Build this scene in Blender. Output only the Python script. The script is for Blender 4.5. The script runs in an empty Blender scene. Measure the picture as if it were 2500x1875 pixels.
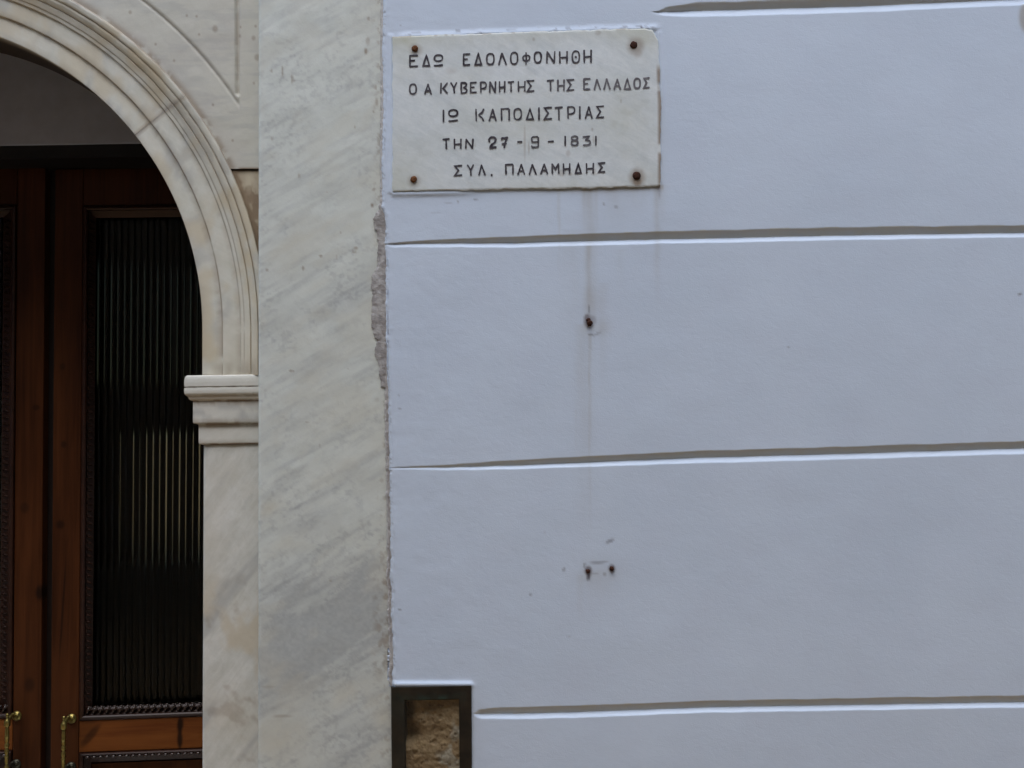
import bpy, bmesh, math, random
import numpy as np
from mathutils import Vector, Matrix

# ------------------------------------------------------------------ camera, sky, sun, exposure
SC = bpy.context.scene
COL = SC.collection
F = 2000.0                       # focal length in photograph pixels (photo 2500 x 1875)
S = 0.92e-3                      # metres per photograph pixel on the wall plane
DIST = F * S                     # camera to wall
CAMZ = 1.70
PITCH, ROLL = math.radians(3.0), math.radians(0.9)
CAM = np.array([0.0, -DIST, CAMZ])
_F = np.array([0, math.cos(PITCH), math.sin(PITCH)])
_R0 = np.array([1.0, 0, 0]); _U0 = np.cross(_R0, _F)
RGT = _R0 * math.cos(ROLL) - _U0 * math.sin(ROLL)
UPV = _U0 * math.cos(ROLL) + _R0 * math.sin(ROLL)

cam_data = bpy.data.cameras.new('camera')
cam_data.sensor_width = 36.0
cam_data.lens = 36.0 * F / 2500.0
cam_data.clip_start = 0.02
cam_data.clip_end = 2000
cam = bpy.data.objects.new('camera', cam_data)
COL.objects.link(cam)
m = Matrix.Identity(4)
for i in range(3):
    m[i][0], m[i][1], m[i][2], m[i][3] = RGT[i], UPV[i], -_F[i], CAM[i]
cam.matrix_world = m
SC.camera = cam

SUN_EL, SUN_ROT = math.radians(66), math.radians(188)
world = bpy.data.worlds.new("World")
SC.world = world
world.use_nodes = True
wn = world.node_tree.nodes; wl = world.node_tree.links
wn.clear()
sky = wn.new('ShaderNodeTexSky'); sky.sky_type = 'NISHITA'; sky.sun_disc = False
sky.sun_elevation = SUN_EL; sky.sun_rotation = SUN_ROT
sky.air_density = 1.0; sky.dust_density = 1.5; sky.ozone_density = 1.0
bg = wn.new('ShaderNodeBackground'); bg.inputs['Strength'].default_value = 0.15
wo = wn.new('ShaderNodeOutputWorld')
wl.new(sky.outputs[0], bg.inputs[0]); wl.new(bg.outputs[0], wo.inputs[0])

sun_d = bpy.data.lights.new('sun', 'SUN')
sun_d.energy = 0.6; sun_d.angle = math.radians(50); sun_d.color = (1.0, 0.97, 0.93)
sun = bpy.data.objects.new('sun', sun_d); COL.objects.link(sun)
sdir = Vector((math.sin(SUN_ROT) * math.cos(SUN_EL), math.cos(SUN_ROT) * math.cos(SUN_EL), math.sin(SUN_EL)))
sun.rotation_euler = (-sdir).to_track_quat('-Z', 'Y').to_euler()
sun.location = (3, -6, 9)

SC.view_settings.view_transform = 'Standard'
SC.view_settings.look = 'None'
SC.view_settings.exposure = 1.47
SC.view_settings.gamma = 1.0
SC.view_settings.use_curve_mapping = False
SC.cycles.max_bounces = 8
SC.cycles.diffuse_bounces = 5
SC.cycles.caustics_reflective = False
SC.cycles.caustics_refractive = False

# ------------------------------------------------------------------ helpers
rng = np.random.default_rng(7)

def P(px, py, y):
    """world point where the sight line of photo pixel (px, py) meets the plane at depth y (arrays allowed)"""
    px = np.asarray(px, float); py = np.asarray(py, float); y = np.asarray(y, float)
    px, py, y = np.broadcast_arrays(px, py, y)
    a = (px - 1250.0) / F; b = -(py - 937.5) / F
    d = RGT * a[..., None] + UPV * b[..., None] + _F
    t = (y - CAM[1]) / d[..., 1]
    return CAM + d * t[..., None]

def PP(px, py, p0, n, off=0.0):
    """same on an arbitrary plane through p0 with normal n, moved by off along n"""
    a = (px - 1250.0) / F; b = -(py - 937.5) / F
    d = RGT * a + UPV * b + _F
    t = np.dot(p0 + n * off - CAM, n) / np.dot(d, n)
    return CAM + d * t

def hash2(ix, iy, seed):
    h = (ix.astype(np.int64) * 374761393 + iy.astype(np.int64) * 668265263 + seed * 1442695041) & 0xffffffff
    h = ((h ^ (h >> 13)) * 1274126177) & 0xffffffff
    h = h ^ (h >> 16)
    return (h & 0xffffff) / float(0xffffff)

def noise2(x, y, seed=0):
    x, y = np.broadcast_arrays(np.asarray(x, float), np.asarray(y, float))
    ix = np.floor(x); iy = np.floor(y)
    fx = x - ix; fy = y - iy
    fx = fx * fx * (3 - 2 * fx); fy = fy * fy * (3 - 2 * fy)
    a = hash2(ix, iy, seed); b = hash2(ix + 1, iy, seed)
    c = hash2(ix, iy + 1, seed); d = hash2(ix + 1, iy + 1, seed)
    return (a * (1 - fx) + b * fx) * (1 - fy) + (c * (1 - fx) + d * fx) * fy

def fbm(x, y, seed=0, oct=4):
    s = 0; a = 0.5; t = 0
    for o in range(oct):
        s = s + a * noise2(np.asarray(x) * 2 ** o, np.asarray(y) * 2 ** o, seed + o * 17); t += a; a *= 0.5
    return s / t

def sstep(a, b, x):
    t = np.clip((x - a) / (b - a), 0, 1)
    return t * t * (3 - 2 * t)

def gauss(x, c, s):
    return np.exp(-((x - c) / s) ** 2)

def thing(name, label, cat, loc=(0, 0, 0), group=None):
    o = bpy.data.objects.new(name, None); COL.objects.link(o)
    o.location = loc; o.empty_display_size = 0.1
    o['label'] = label; o['category'] = cat
    if group: o['group'] = group
    return o

def link_mesh(name, me, mat, parent=None):
    o = bpy.data.objects.new(name, me)
    COL.objects.link(o)
    if mat: me.materials.append(mat)
    if parent is not None:
        o.parent = parent
        l = Vector(parent.location)
        if parent.parent is not None: l = l + Vector(parent.parent.location)
        me.transform(Matrix.Translation(-l))
    return o

def np_mesh(name, verts, faces, smooth=False, attrs=None):
    """faces: (n,4) array"""
    me = bpy.data.meshes.new(name)
    n = len(verts); nf = len(faces)
    me.vertices.add(n); me.vertices.foreach_set('co', np.ascontiguousarray(verts, dtype=np.float32).ravel())
    me.loops.add(nf * 4); me.loops.foreach_set('vertex_index', np.ascontiguousarray(faces, dtype=np.int32).ravel())
    me.polygons.add(nf)
    me.polygons.foreach_set('loop_start', np.arange(0, nf * 4, 4, dtype=np.int32))
    if smooth: me.polygons.foreach_set('use_smooth', np.ones(nf, dtype=bool))
    me.update(calc_edges=True)
    if attrs:
        for k, v in attrs.items():
            a = me.attributes.new(k, 'FLOAT', 'POINT')
            a.data.foreach_set('value', np.ascontiguousarray(v, dtype=np.float32).ravel())
    me.validate()
    return me

def grid(name, V, mat, parent=None, attrs=None, smooth=True, drop=None, flip=False):
    n, mcols = V.shape[:2]
    idx = np.arange(n * mcols).reshape(n, mcols)
    f = np.stack([idx[:-1, :-1], idx[1:, :-1], idx[1:, 1:], idx[:-1, 1:]], -1)
    if flip: f = f[..., ::-1]
    if drop is not None: f = f[~drop]
    else: f = f.reshape(-1, 4)
    me = np_mesh(name, V.reshape(-1, 3), f, smooth, attrs)
    return link_mesh(name, me, mat, parent)

class MB:
    """collects faces of one mesh"""
    def __init__(s): s.v = []; s.f = []
    def add(s, verts, faces):
        b = len(s.v); s.v += [tuple(map(float, q)) for q in verts]; s.f += [tuple(b + i for i in q) for q in faces]
    def prism(s, front, back):
        n = len(front); b = list(front) + list(back)
        fs = [tuple(range(n)), tuple(reversed(range(n, 2 * n)))]
        for i in range(n):
            j = (i + 1) % n
            fs.append((j, i, n + i, n + j))
        s.add(b, fs)
    def box(s, x0, x1, y0, y1, z0, z1):
        fr = [(x0, y0, z1), (x0, y0, z0), (x1, y0, z0), (x1, y0, z1)]
        bk = [(x0, y1, z1), (x0, y1, z0), (x1, y1, z0), (x1, y1, z1)]
        s.prism(fr, bk)
    def lathe(s, c, axis, prof, seg=20, jit=0.0):
        axis = Vector(axis).normalized(); u = axis.orthogonal().normalized(); w = axis.cross(u)
        c = Vector(c); vs = []; fs = []
        for t, r in prof:
            for k in range(seg):
                a = 2 * math.pi * k / seg
                rr = r * (1 + jit * (random.random() - .5))
                vs.append(c + axis * t + (u * math.cos(a) + w * math.sin(a)) * rr)
        for i in range(len(prof) - 1):
            for k in range(seg):
                k2 = (k + 1) % seg
                fs.append((i * seg + k, i * seg + k2, (i + 1) * seg + k2, (i + 1) * seg + k))
        fs.append(tuple(reversed(range(seg)))); fs.append(tuple(range((len(prof) - 1) * seg, len(prof) * seg)))
        s.add(vs, fs)
    def tube(s, pts, rad, seg=10):
        pts = [Vector(p) for p in pts]; vs = []; fs = []
        for i, p in enumerate(pts):
            t = (pts[min(i + 1, len(pts) - 1)] - pts[max(i - 1, 0)]).normalized()
            u = t.cross(Vector((0, 0.3, 1))).normalized(); w = t.cross(u)
            r = rad[i] if hasattr(rad, '__len__') else rad
            for k in range(seg):
                a = 2 * math.pi * k / seg
                vs.append(p + (u * math.cos(a) + w * math.sin(a)) * r)
        for i in range(len(pts) - 1):
            for k in range(seg):
                k2 = (k + 1) % seg
                fs.append((i * seg + k, i * seg + k2, (i + 1) * seg + k2, (i + 1) * seg + k))
        fs.append(tuple(reversed(range(seg)))); fs.append(tuple(range((len(pts) - 1) * seg, len(pts) * seg)))
        s.add(vs, fs)
    def ellipsoid(s, c, ax, nu=8, nv=6):
        """ax: three half-axis vectors"""
        c = Vector(c); ax = [Vector(a) for a in ax]; vs = []; fs = []
        for i in range(nv + 1):
            th = math.pi * i / nv
            for k in range(nu):
                ph = 2 * math.pi * k / nu
                vs.append(c + ax[0] * (math.sin(th) * math.cos(ph)) + ax[1] * (math.sin(th) * math.sin(ph)) + ax[2] * math.cos(th))
        for i in range(nv):
            for k in range(nu):
                k2 = (k + 1) % nu
                fs.append((i * nu + k, (i + 1) * nu + k, (i + 1) * nu + k2, i * nu + k2))
        s.add(vs, fs)
    def build(s, name, mat, parent=None, smooth=False, bevel=0.0, autosmooth=None):
        me = bpy.data.meshes.new(name)
        me.from_pydata(s.v, [], s.f)
        bm = bmesh.new(); bm.from_mesh(me)
        bmesh.ops.remove_doubles(bm, verts=bm.verts, dist=1e-6)
        bmesh.ops.recalc_face_normals(bm, faces=bm.faces)
        if bevel:
            bmesh.ops.bevel(bm, geom=list(bm.edges), offset=bevel, segments=2, affect='EDGES', profile=0.6, clamp_overlap=True)
        bm.to_mesh(me); bm.free()
        if smooth:
            me.polygons.foreach_set('use_smooth', [True] * len(me.polygons))
            if autosmooth:
                me.set_sharp_from_angle(angle=math.radians(autosmooth))
        return link_mesh(name, me, mat, parent)

# ------------------------------------------------------------------ materials
class NT:
    def __init__(s, name):
        s.m = bpy.data.materials.new(name); s.m.use_nodes = True
        s.t = s.m.node_tree; s.t.nodes.clear()
        s.out = s.n('ShaderNodeOutputMaterial')
        s.b = s.n('ShaderNodeBsdfPrincipled')
        s.l(s.b.outputs[0], s.out.inputs[0])
        s.pos = s.n('ShaderNodeNewGeometry').outputs['Position']
    def n(s, t, **kw):
        x = s.t.nodes.new(t)
        for k, v in kw.items(): setattr(x, k, v)
        return x
    def l(s, a, b): s.t.links.new(a, b)
    def val(s, sock, v):
        if isinstance(v, bpy.types.NodeSocket): s.l(v, sock)
        else: sock.default_value = v
    def mapping(s, scale=(1, 1, 1), rot=(0, 0, 0), loc=(0, 0, 0), vec=None):
        x = s.n('ShaderNodeMapping'); s.l(vec or s.pos, x.inputs[0])
        x.inputs['Scale'].default_value = scale; x.inputs['Rotation'].default_value = rot; x.inputs['Location'].default_value = loc
        return x.outputs[0]
    def rotstretch(s, freq, rot):
        x = s.n('ShaderNodeMapping', vector_type='TEXTURE'); s.l(s.pos, x.inputs[0])
        x.inputs['Rotation'].default_value = (0, -rot, 0); x.inputs['Scale'].default_value = tuple(1 / f for f in freq)
        return x.outputs[0]
    def noise(s, scale, detail=4, rough=0.55, vec=None, dist=0.0):
        x = s.n('ShaderNodeTexNoise'); s.l(vec or s.pos, x.inputs['Vector'])
        x.inputs['Scale'].default_value = scale; x.inputs['Detail'].default_value = detail
        x.inputs['Roughness'].default_value = rough; x.inputs['Distortion'].default_value = dist
        return x.outputs['Fac']
    def ramp(s, fac, stops, interp='LINEAR'):
        x = s.n('ShaderNodeValToRGB'); s.l(fac, x.inputs[0]); x.color_ramp.interpolation = interp
        e = x.color_ramp.elements
        while len(e) < len(stops): e.new(0.5)
        for k, (p, c) in enumerate(stops):
            e[k].position = p
            e[k].color = (c, c, c, 1) if not hasattr(c, '__len__') else (*c, 1)
        return x.outputs[0]
    def mix(s, fac, a, b, blend='MIX'):
        x = s.n('ShaderNodeMix', data_type='RGBA', blend_type=blend)
        s.val(x.inputs[0], fac)
        for sock, v in ((x.inputs[6], a), (x.inputs[7], b)):
            if isinstance(v, bpy.types.NodeSocket): s.l(v, sock)
            else: sock.default_value = (*v, 1)
        return x.outputs[2]
    def math(s, op, a, b=0.0, c=None, clamp=False):
        x = s.n('ShaderNodeMath', operation=op, use_clamp=clamp)
        s.val(x.inputs[0], a); s.val(x.inputs[1], b)
        if c is not None: s.val(x.inputs[2], c)
        return x.outputs[0]
    def attr(s, name):
        x = s.n('ShaderNodeAttribute'); x.attribute_name = name
        return x.outputs['Fac']
    def bump(s, h, strength=0.3, dist=0.002):
        x = s.n('ShaderNodeBump'); s.l(h, x.inputs['Height'])
        x.inputs['Strength'].default_value = strength; x.inputs['Distance'].default_value = dist
        s.l(x.outputs[0], s.b.inputs['Normal'])
        return x
    def spot(s, c, r, rot=0.0, soft=0.5):
        """1 inside an ellipse in the x-z plane round world point c, radii r (metres)"""
        sub = s.n('ShaderNodeVectorMath', operation='SUBTRACT'); s.l(s.pos, sub.inputs[0]); sub.inputs[1].default_value = c
        mp = s.n('ShaderNodeMapping', vector_type='TEXTURE'); s.l(sub.outputs[0], mp.inputs[0])
        mp.inputs['Rotation'].default_value = (0, rot, 0); mp.inputs['Scale'].default_value = (r[0], 10, r[1])
        ln = s.n('ShaderNodeVectorMath', operation='LENGTH'); s.l(mp.outputs[0], ln.inputs[0])
        mr = s.n('ShaderNodeMapRange', interpolation_type='SMOOTHSTEP'); s.l(ln.outputs['Value'], mr.inputs[0])
        mr.inputs[1].default_value = 1 - soft; mr.inputs[2].default_value = 1 + soft
        mr.inputs[3].default_value = 1; mr.inputs[4].default_value = 0
        return mr.outputs[0]
    def set(s, color=None, rough=0.6, metal=0.0, spec=0.5, coat=0.0):
        if color is not None: s.val(s.b.inputs['Base Color'], color if isinstance(color, bpy.types.NodeSocket) else (*color, 1))
        s.val(s.b.inputs['Roughness'], rough); s.val(s.b.inputs['Metallic'], metal)
        s.b.inputs['Specular IOR Level'].default_value = spec; s.b.inputs['Coat Weight'].default_value = coat
        return s.m

def mat_plaster():
    t = NT('painted_plaster')
    c = t.mix(t.ramp(t.noise(2.2, 5, 0.6), [(0.35, 0.0), (0.65, 1.0)]), (0.556, 0.660, 0.785), (0.598, 0.704, 0.828))
    c = t.mix(t.math('MULTIPLY', t.ramp(t.noise(11, 4, 0.6), [(0.42, 0), (0.75, 1)]), 0.25), c, (0.560, 0.628, 0.757))
    c = t.mix(t.attr('stain'), c, (0.36, 0.35, 0.31))
    c = t.mix(t.attr('grime_bounce'), c, (0.605, 0.635, 0.590))  # warm tint of the groove's downward faces
    c = t.mix(t.attr('chip'), c, (0.13, 0.13, 0.145))
    c = t.mix(t.attr('rust'), c, (0.075, 0.028, 0.018))
    t.set(c, 0.75, spec=0.25)
    fine = t.noise(420, 3, 0.6); mid = t.noise(95, 5, 0.62, vec=t.mapping((0.7, 1, 1.1)), dist=0.6); big = t.noise(14, 3, 0.5)
    h = t.math('ADD', t.math('MULTIPLY', fine, 0.30), t.math('ADD', t.math('MULTIPLY', mid, 0.50), t.math('MULTIPLY', big, 0.5)))
    t.bump(h, 0.34, 0.0020)
    return t.m

def mat_marble(name, lo, hi, rot, warm=(0.55, 0.50, 0.40), scale=1.0, contrast=1.0, dirtcol=(0.21, 0.145, 0.088), rough=0.5, speck=True):
    """veins run along the direction tilted by rot in the facade's plane"""
    t = NT(name)
    v1 = t.rotstretch((2.2 * scale, 2, 12 * scale), rot)
    v2 = t.rotstretch((7 * scale, 4, 36 * scale), rot + 0.12)
    n1 = t.noise(1.0, 6, 0.62, vec=v1, dist=1.3)
    n2 = t.noise(1.0, 7, 0.66, vec=v2, dist=1.8)
    n3 = t.noise(34 * scale, 7, 0.74, dist=0.8)
    w = t.math('ADD', t.math('MULTIPLY', n1, 0.45), t.math('ADD', t.math('MULTIPLY', n2, 0.27), t.math('MULTIPLY', n3, 0.28)))
    c = t.mix(t.ramp(w, [(0.5 - 0.16 / contrast, 0), (0.5 + 0.13 / contrast, 1)]), lo, hi)
    c = t.mix(t.math('MULTIPLY', t.ramp(t.noise(4.5, 5, 0.6, vec=t.mapping((1, 1, 1), (0, 0, 0), (7, 3, 2))), [(0.48, 0), (0.7, 1)]), 0.35), c, warm)
    c = t.mix(t.attr('grey'), c, (0.33, 0.36, 0.37))
    c = t.mix(t.attr('warm'), c, warm)
    if speck:
        sp = t.n('ShaderNodeTexVoronoi'); t.l(t.mapping((1, 1, 0.6)), sp.inputs['Vector']); sp.inputs['Scale'].default_value = 9
        sp.inputs['Randomness'].default_value = 1
        pick = t.ramp(t.noise(7, 2), [(0.52, 0), (0.6, 1)])
        d = t.math('MULTIPLY', t.ramp(sp.outputs['Distance'], [(0.018, 1), (0.032, 0)]), pick)
        c = t.mix(t.math('MULTIPLY', d, 0.6), c, (0.13, 0.12, 0.11))
    c = t.mix(t.attr('dirt'), c, dirtcol)
    c = t.mix(t.attr('soffit_shade'), c, (0.045, 0.034, 0.026))  # shade under the arch, painted near black
    t.set(c, rough, spec=0.4)
    h = t.math('ADD', t.math('MULTIPLY', n3, 1.0), t.math('MULTIPLY', t.noise(160, 4, 0.6), 0.35))
    t.bump(h, 0.28, 0.0015)
    return t.m

def mat_wood(name, dark, light, axis='z', rough=0.28, spots=()):
    t = NT(name)
    sc = (60, 60, 2.5) if axis == 'z' else (2.5, 60, 60)
    g = t.noise(1.0, 6, 0.65, vec=t.mapping(sc), dist=0.7)
    big = t.noise(3.0, 3, 0.5, vec=t.mapping((4, 4, 0.8) if axis == 'z' else (0.8, 4, 4)))
    w = t.math('ADD', t.math('MULTIPLY', g, 0.5), t.math('MULTIPLY', big, 0.5))
    c = t.mix(t.ramp(w, [(0.36, 0), (0.64, 1)]), dark, light)
    for cpos, r, rot, k in spots:
        c = t.mix(t.math('MULTIPLY', t.spot(cpos, r, rot), k), c, (0.012, 0.006, 0.004))
    t.set(c, t.math('ADD', t.math('MULTIPLY', g, 0.15), rough - 0.02), spec=0.14)
    t.bump(g, 0.12, 0.001)
    return t.m

def mat_plain(name, col, rough=0.6, var=0.15, scale=30, metal=0.0, spec=0.4, bump=0.2):
    t = NT(name)
    nz = t.noise(scale, 5, 0.6)
    d = tuple(x * (1 - var) for x in col); l = tuple(min(1, x * (1 + var)) for x in col)
    t.set(t.mix(t.ramp(nz, [(0.3, 0), (0.7, 1)]), d, l), rough, metal, spec)
    if bump: t.bump(nz, bump, 0.0015)
    return t.m

def mat_rust(name='rusty_iron', col=(0.10, 0.035, 0.015), hi=(0.20, 0.085, 0.03)):
    t = NT(name)
    nz = t.noise(260, 5, 0.7)
    t.set(t.mix(t.ramp(nz, [(0.35, 0), (0.65, 1)]), col, hi), 0.85, 0.0, 0.2)
    t.bump(nz, 0.8, 0.002)
    return t.m

M_plaster = mat_plaster()
M_pil = mat_marble('pilaster_marble', (0.565, 0.622, 0.580), (0.690, 0.745, 0.705), math.radians(33), warm=(0.57, 0.57, 0.48), contrast=0.6)
M_arch = mat_marble('arch_marble', (0.555, 0.585, 0.515), (0.705, 0.725, 0.665), math.radians(-35), warm=(0.58, 0.53, 0.39), contrast=0.9, scale=1.3)
M_spandrel = mat_marble('spandrel_marble', (0.500, 0.515, 0.455), (0.600, 0.612, 0.545), math.radians(15), warm=(0.47, 0.46, 0.43), contrast=0.7)
M_jamb = mat_marble('jamb_marble', (0.505, 0.535, 0.495), (0.70, 0.73, 0.70), math.radians(52), warm=(0.56, 0.52, 0.41), contrast=1.25, scale=1.2)
M_impost = mat_marble('impost_marble', (0.58, 0.61, 0.56), (0.71, 0.735, 0.69), math.radians(22), warm=(0.57, 0.52, 0.42), contrast=0.9, scale=1.4)
M_plaque = mat_marble('plaque_marble', (0.545, 0.620, 0.650), (0.730, 0.795, 0.815), math.radians(-32), warm=(0.50, 0.53, 0.44), contrast=1.15, scale=1.9, speck=False)
M_cement = mat_plain('grey_cement', (0.27, 0.26, 0.255), 0.9, 0.35, 120, bump=0.6)
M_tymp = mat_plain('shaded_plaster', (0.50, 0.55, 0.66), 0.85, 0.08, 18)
M_black = mat_plain('shadow_black', (0.012, 0.012, 0.013), 0.5, 0.2, 30)  # dark lintel colour with the soffit's shadow painted in
M_bronze = NT('dark_bronze')
_n = M_bronze.noise(28, 5, 0.6)
_c = M_bronze.mix(M_bronze.ramp(_n, [(0.35, 0), (0.65, 1)]), (0.016, 0.013, 0.009), (0.034, 0.026, 0.016))
_c = M_bronze.mix(M_bronze.attr('verdigris'), _c, (0.035, 0.075, 0.065))
M_bronze.set(_c, 0.55, 0.35, 0.4); M_bronze.bump(_n, 0.3, 0.001); M_bronze = M_bronze.m
M_brass = mat_plain('aged_brass', (0.29, 0.24, 0.078), 0.32, 0.22, 90, metal=0.9, bump=0.1)
M_brassdark = mat_plain('tarnished_brass', (0.075, 0.075, 0.055), 0.4, 0.3, 60, metal=0.8, bump=0.1)
M_rust = mat_rust()
M_rusthead = mat_rust('rusty_screw', (0.085, 0.032, 0.013), (0.19, 0.085, 0.034))
M_rustdark = mat_rust('dark_rust', (0.022, 0.009, 0.007), (0.075, 0.030, 0.016))
M_paving = mat_plain('stone_paving', (0.33, 0.215, 0.110), 0.85, 0.25, 3, spec=0.15)
M_house = mat_plain('ochre_render', (0.30, 0.215, 0.14), 0.85, 0.1, 2)

# ------------------------------------------------------------------ ground and the house across the lane
b = MB(); b.add([(-300, -300, 0), (300, -300, 0), (300, 300, 0), (-300, 300, 0)], [(0, 1, 2, 3)])
g = b.build('ground', M_paving); g['kind'] = 'structure'

HY = -4.5
hs = thing('house', 'ochre rendered house facing the marble doorway from across the lane', 'house', (0, HY, 0))
b = MB(); b.box(-16, 16, HY - 6, HY, 0, 7.1); b.build('wall', M_house, hs)
b = MB(); b.box(-16.3, 16.3, HY - 6.3, HY + .25, 7.1, 7.3); b.build('roof', mat_plain('roof_tile', (0.3, 0.13, 0.07), 0.8), hs)
for k in range(5):
    x = -9 + k * 4.5
    b = MB(); b.box(x - 0.55, x + 0.55, HY - .02, HY + .04, 3.6, 5.2); b.build('shutter', mat_plain('shutter_green', (0.03, 0.06, 0.05), 0.6), hs)
    b = MB(); b.box(x - 0.5, x + 0.5, HY - .02, HY + .04, 0.05, 2.3); b.build('door', mat_plain('door_brown', (0.06, 0.035, 0.02), 0.6), hs)

# ------------------------------------------------------------------ plaster wall (real V grooves, thick ragged left edge)
def curve(pts):
    xs = [p[0] for p in pts]; ys = [p[1] for p in pts]
    def f(x):
        x = np.asarray(x, float)
        y = np.interp(x, xs, ys)
        sl = (ys[-1] - ys[-2]) / (xs[-1] - xs[-2]); s0 = (ys[1] - ys[0]) / (xs[1] - xs[0])
        y = np.where(x > xs[-1], ys[-1] + (x - xs[-1]) * sl, y)
        return np.where(x < xs[0], ys[0] + (x - xs[0]) * np.clip(s0, -0.03, 0.0), y)
    return f
G = [  # valley line, height of the upper face along x, height of the lower face
    (curve([(1600, 29.5), (1700, 26.5), (2100, 15), (2340, 4.5), (2500, -2.5)]), [(1606, 0), (1630, 12), (1700, 20), (2500, 20)], [(1590, 0), (1615, 10), (1700, 15), (2500, 15)]),
    (curve([(944, 595), (1240, 593), (1300, 591), (1620, 583.5), (1700, 582.5), (2000, 575.5), (2500, 568)]), [(944, 0), (1050, 8), (1240, 15), (1620, 19), (2000, 20), (2500, 18)], [(944, 4), (960, 9), (1240, 11), (2500, 11)]),
    (curve([(953, 1141.5), (1100, 1141), (1240, 1136), (1700, 1117), (2100, 1106), (2500, 1094)]), [(953, 0), (1100, 6), (1240, 12), (1700, 16), (2500, 17)], [(953, 3), (1100, 7), (1240, 9), (1700, 14), (2500, 14)]),
    (curve([(1155, 1743), (1400, 1738), (1740, 1725.5), (2500, 1713)]), [(1157, 0), (1172, 11), (1230, 15), (2500, 15)], [(1154, 0), (1172, 12), (1300, 14), (2500, 14)]),
]
edge_pts = [(-4000, 930), (0, 933), (100, 931), (200, 933), (300, 931), (480, 930), (505, 928), (525, 937), (640, 938.5), (830, 940), (930, 944), (1000, 946), (1140, 947), (1240, 949.5), (1395, 950.5), (1500, 952.5), (1590, 956), (1650, 955), (1680, 957), (2900, 962)]
def edge_x(y):
    e = np.interp(y, [p[0] for p in edge_pts], [p[1] for p in edge_pts])
    return e + 5.0 * (fbm(y / 9.0, 0 * y, 5, 4) - 0.5) + 4.0 * (fbm(y / 40.0, 0 * y + 3, 9, 3) - 0.5)

# photo outline of the plaque
PQ = dict(top=lambda x: np.interp(x, [955, 1280, 1604, 1640], [89.5, 78, 68, 67]), bot=lambda x: np.interp(x, [955, 1280, 1480, 1612], [467, 461, 458, 453.5]),
          left=lambda y: np.interp(y, [89, 378, 470], [957.5, 958.5, 958.5]), right=lambda y: np.interp(y, [70, 160, 260, 455], [1604, 1609.5, 1613, 1613]))

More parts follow.
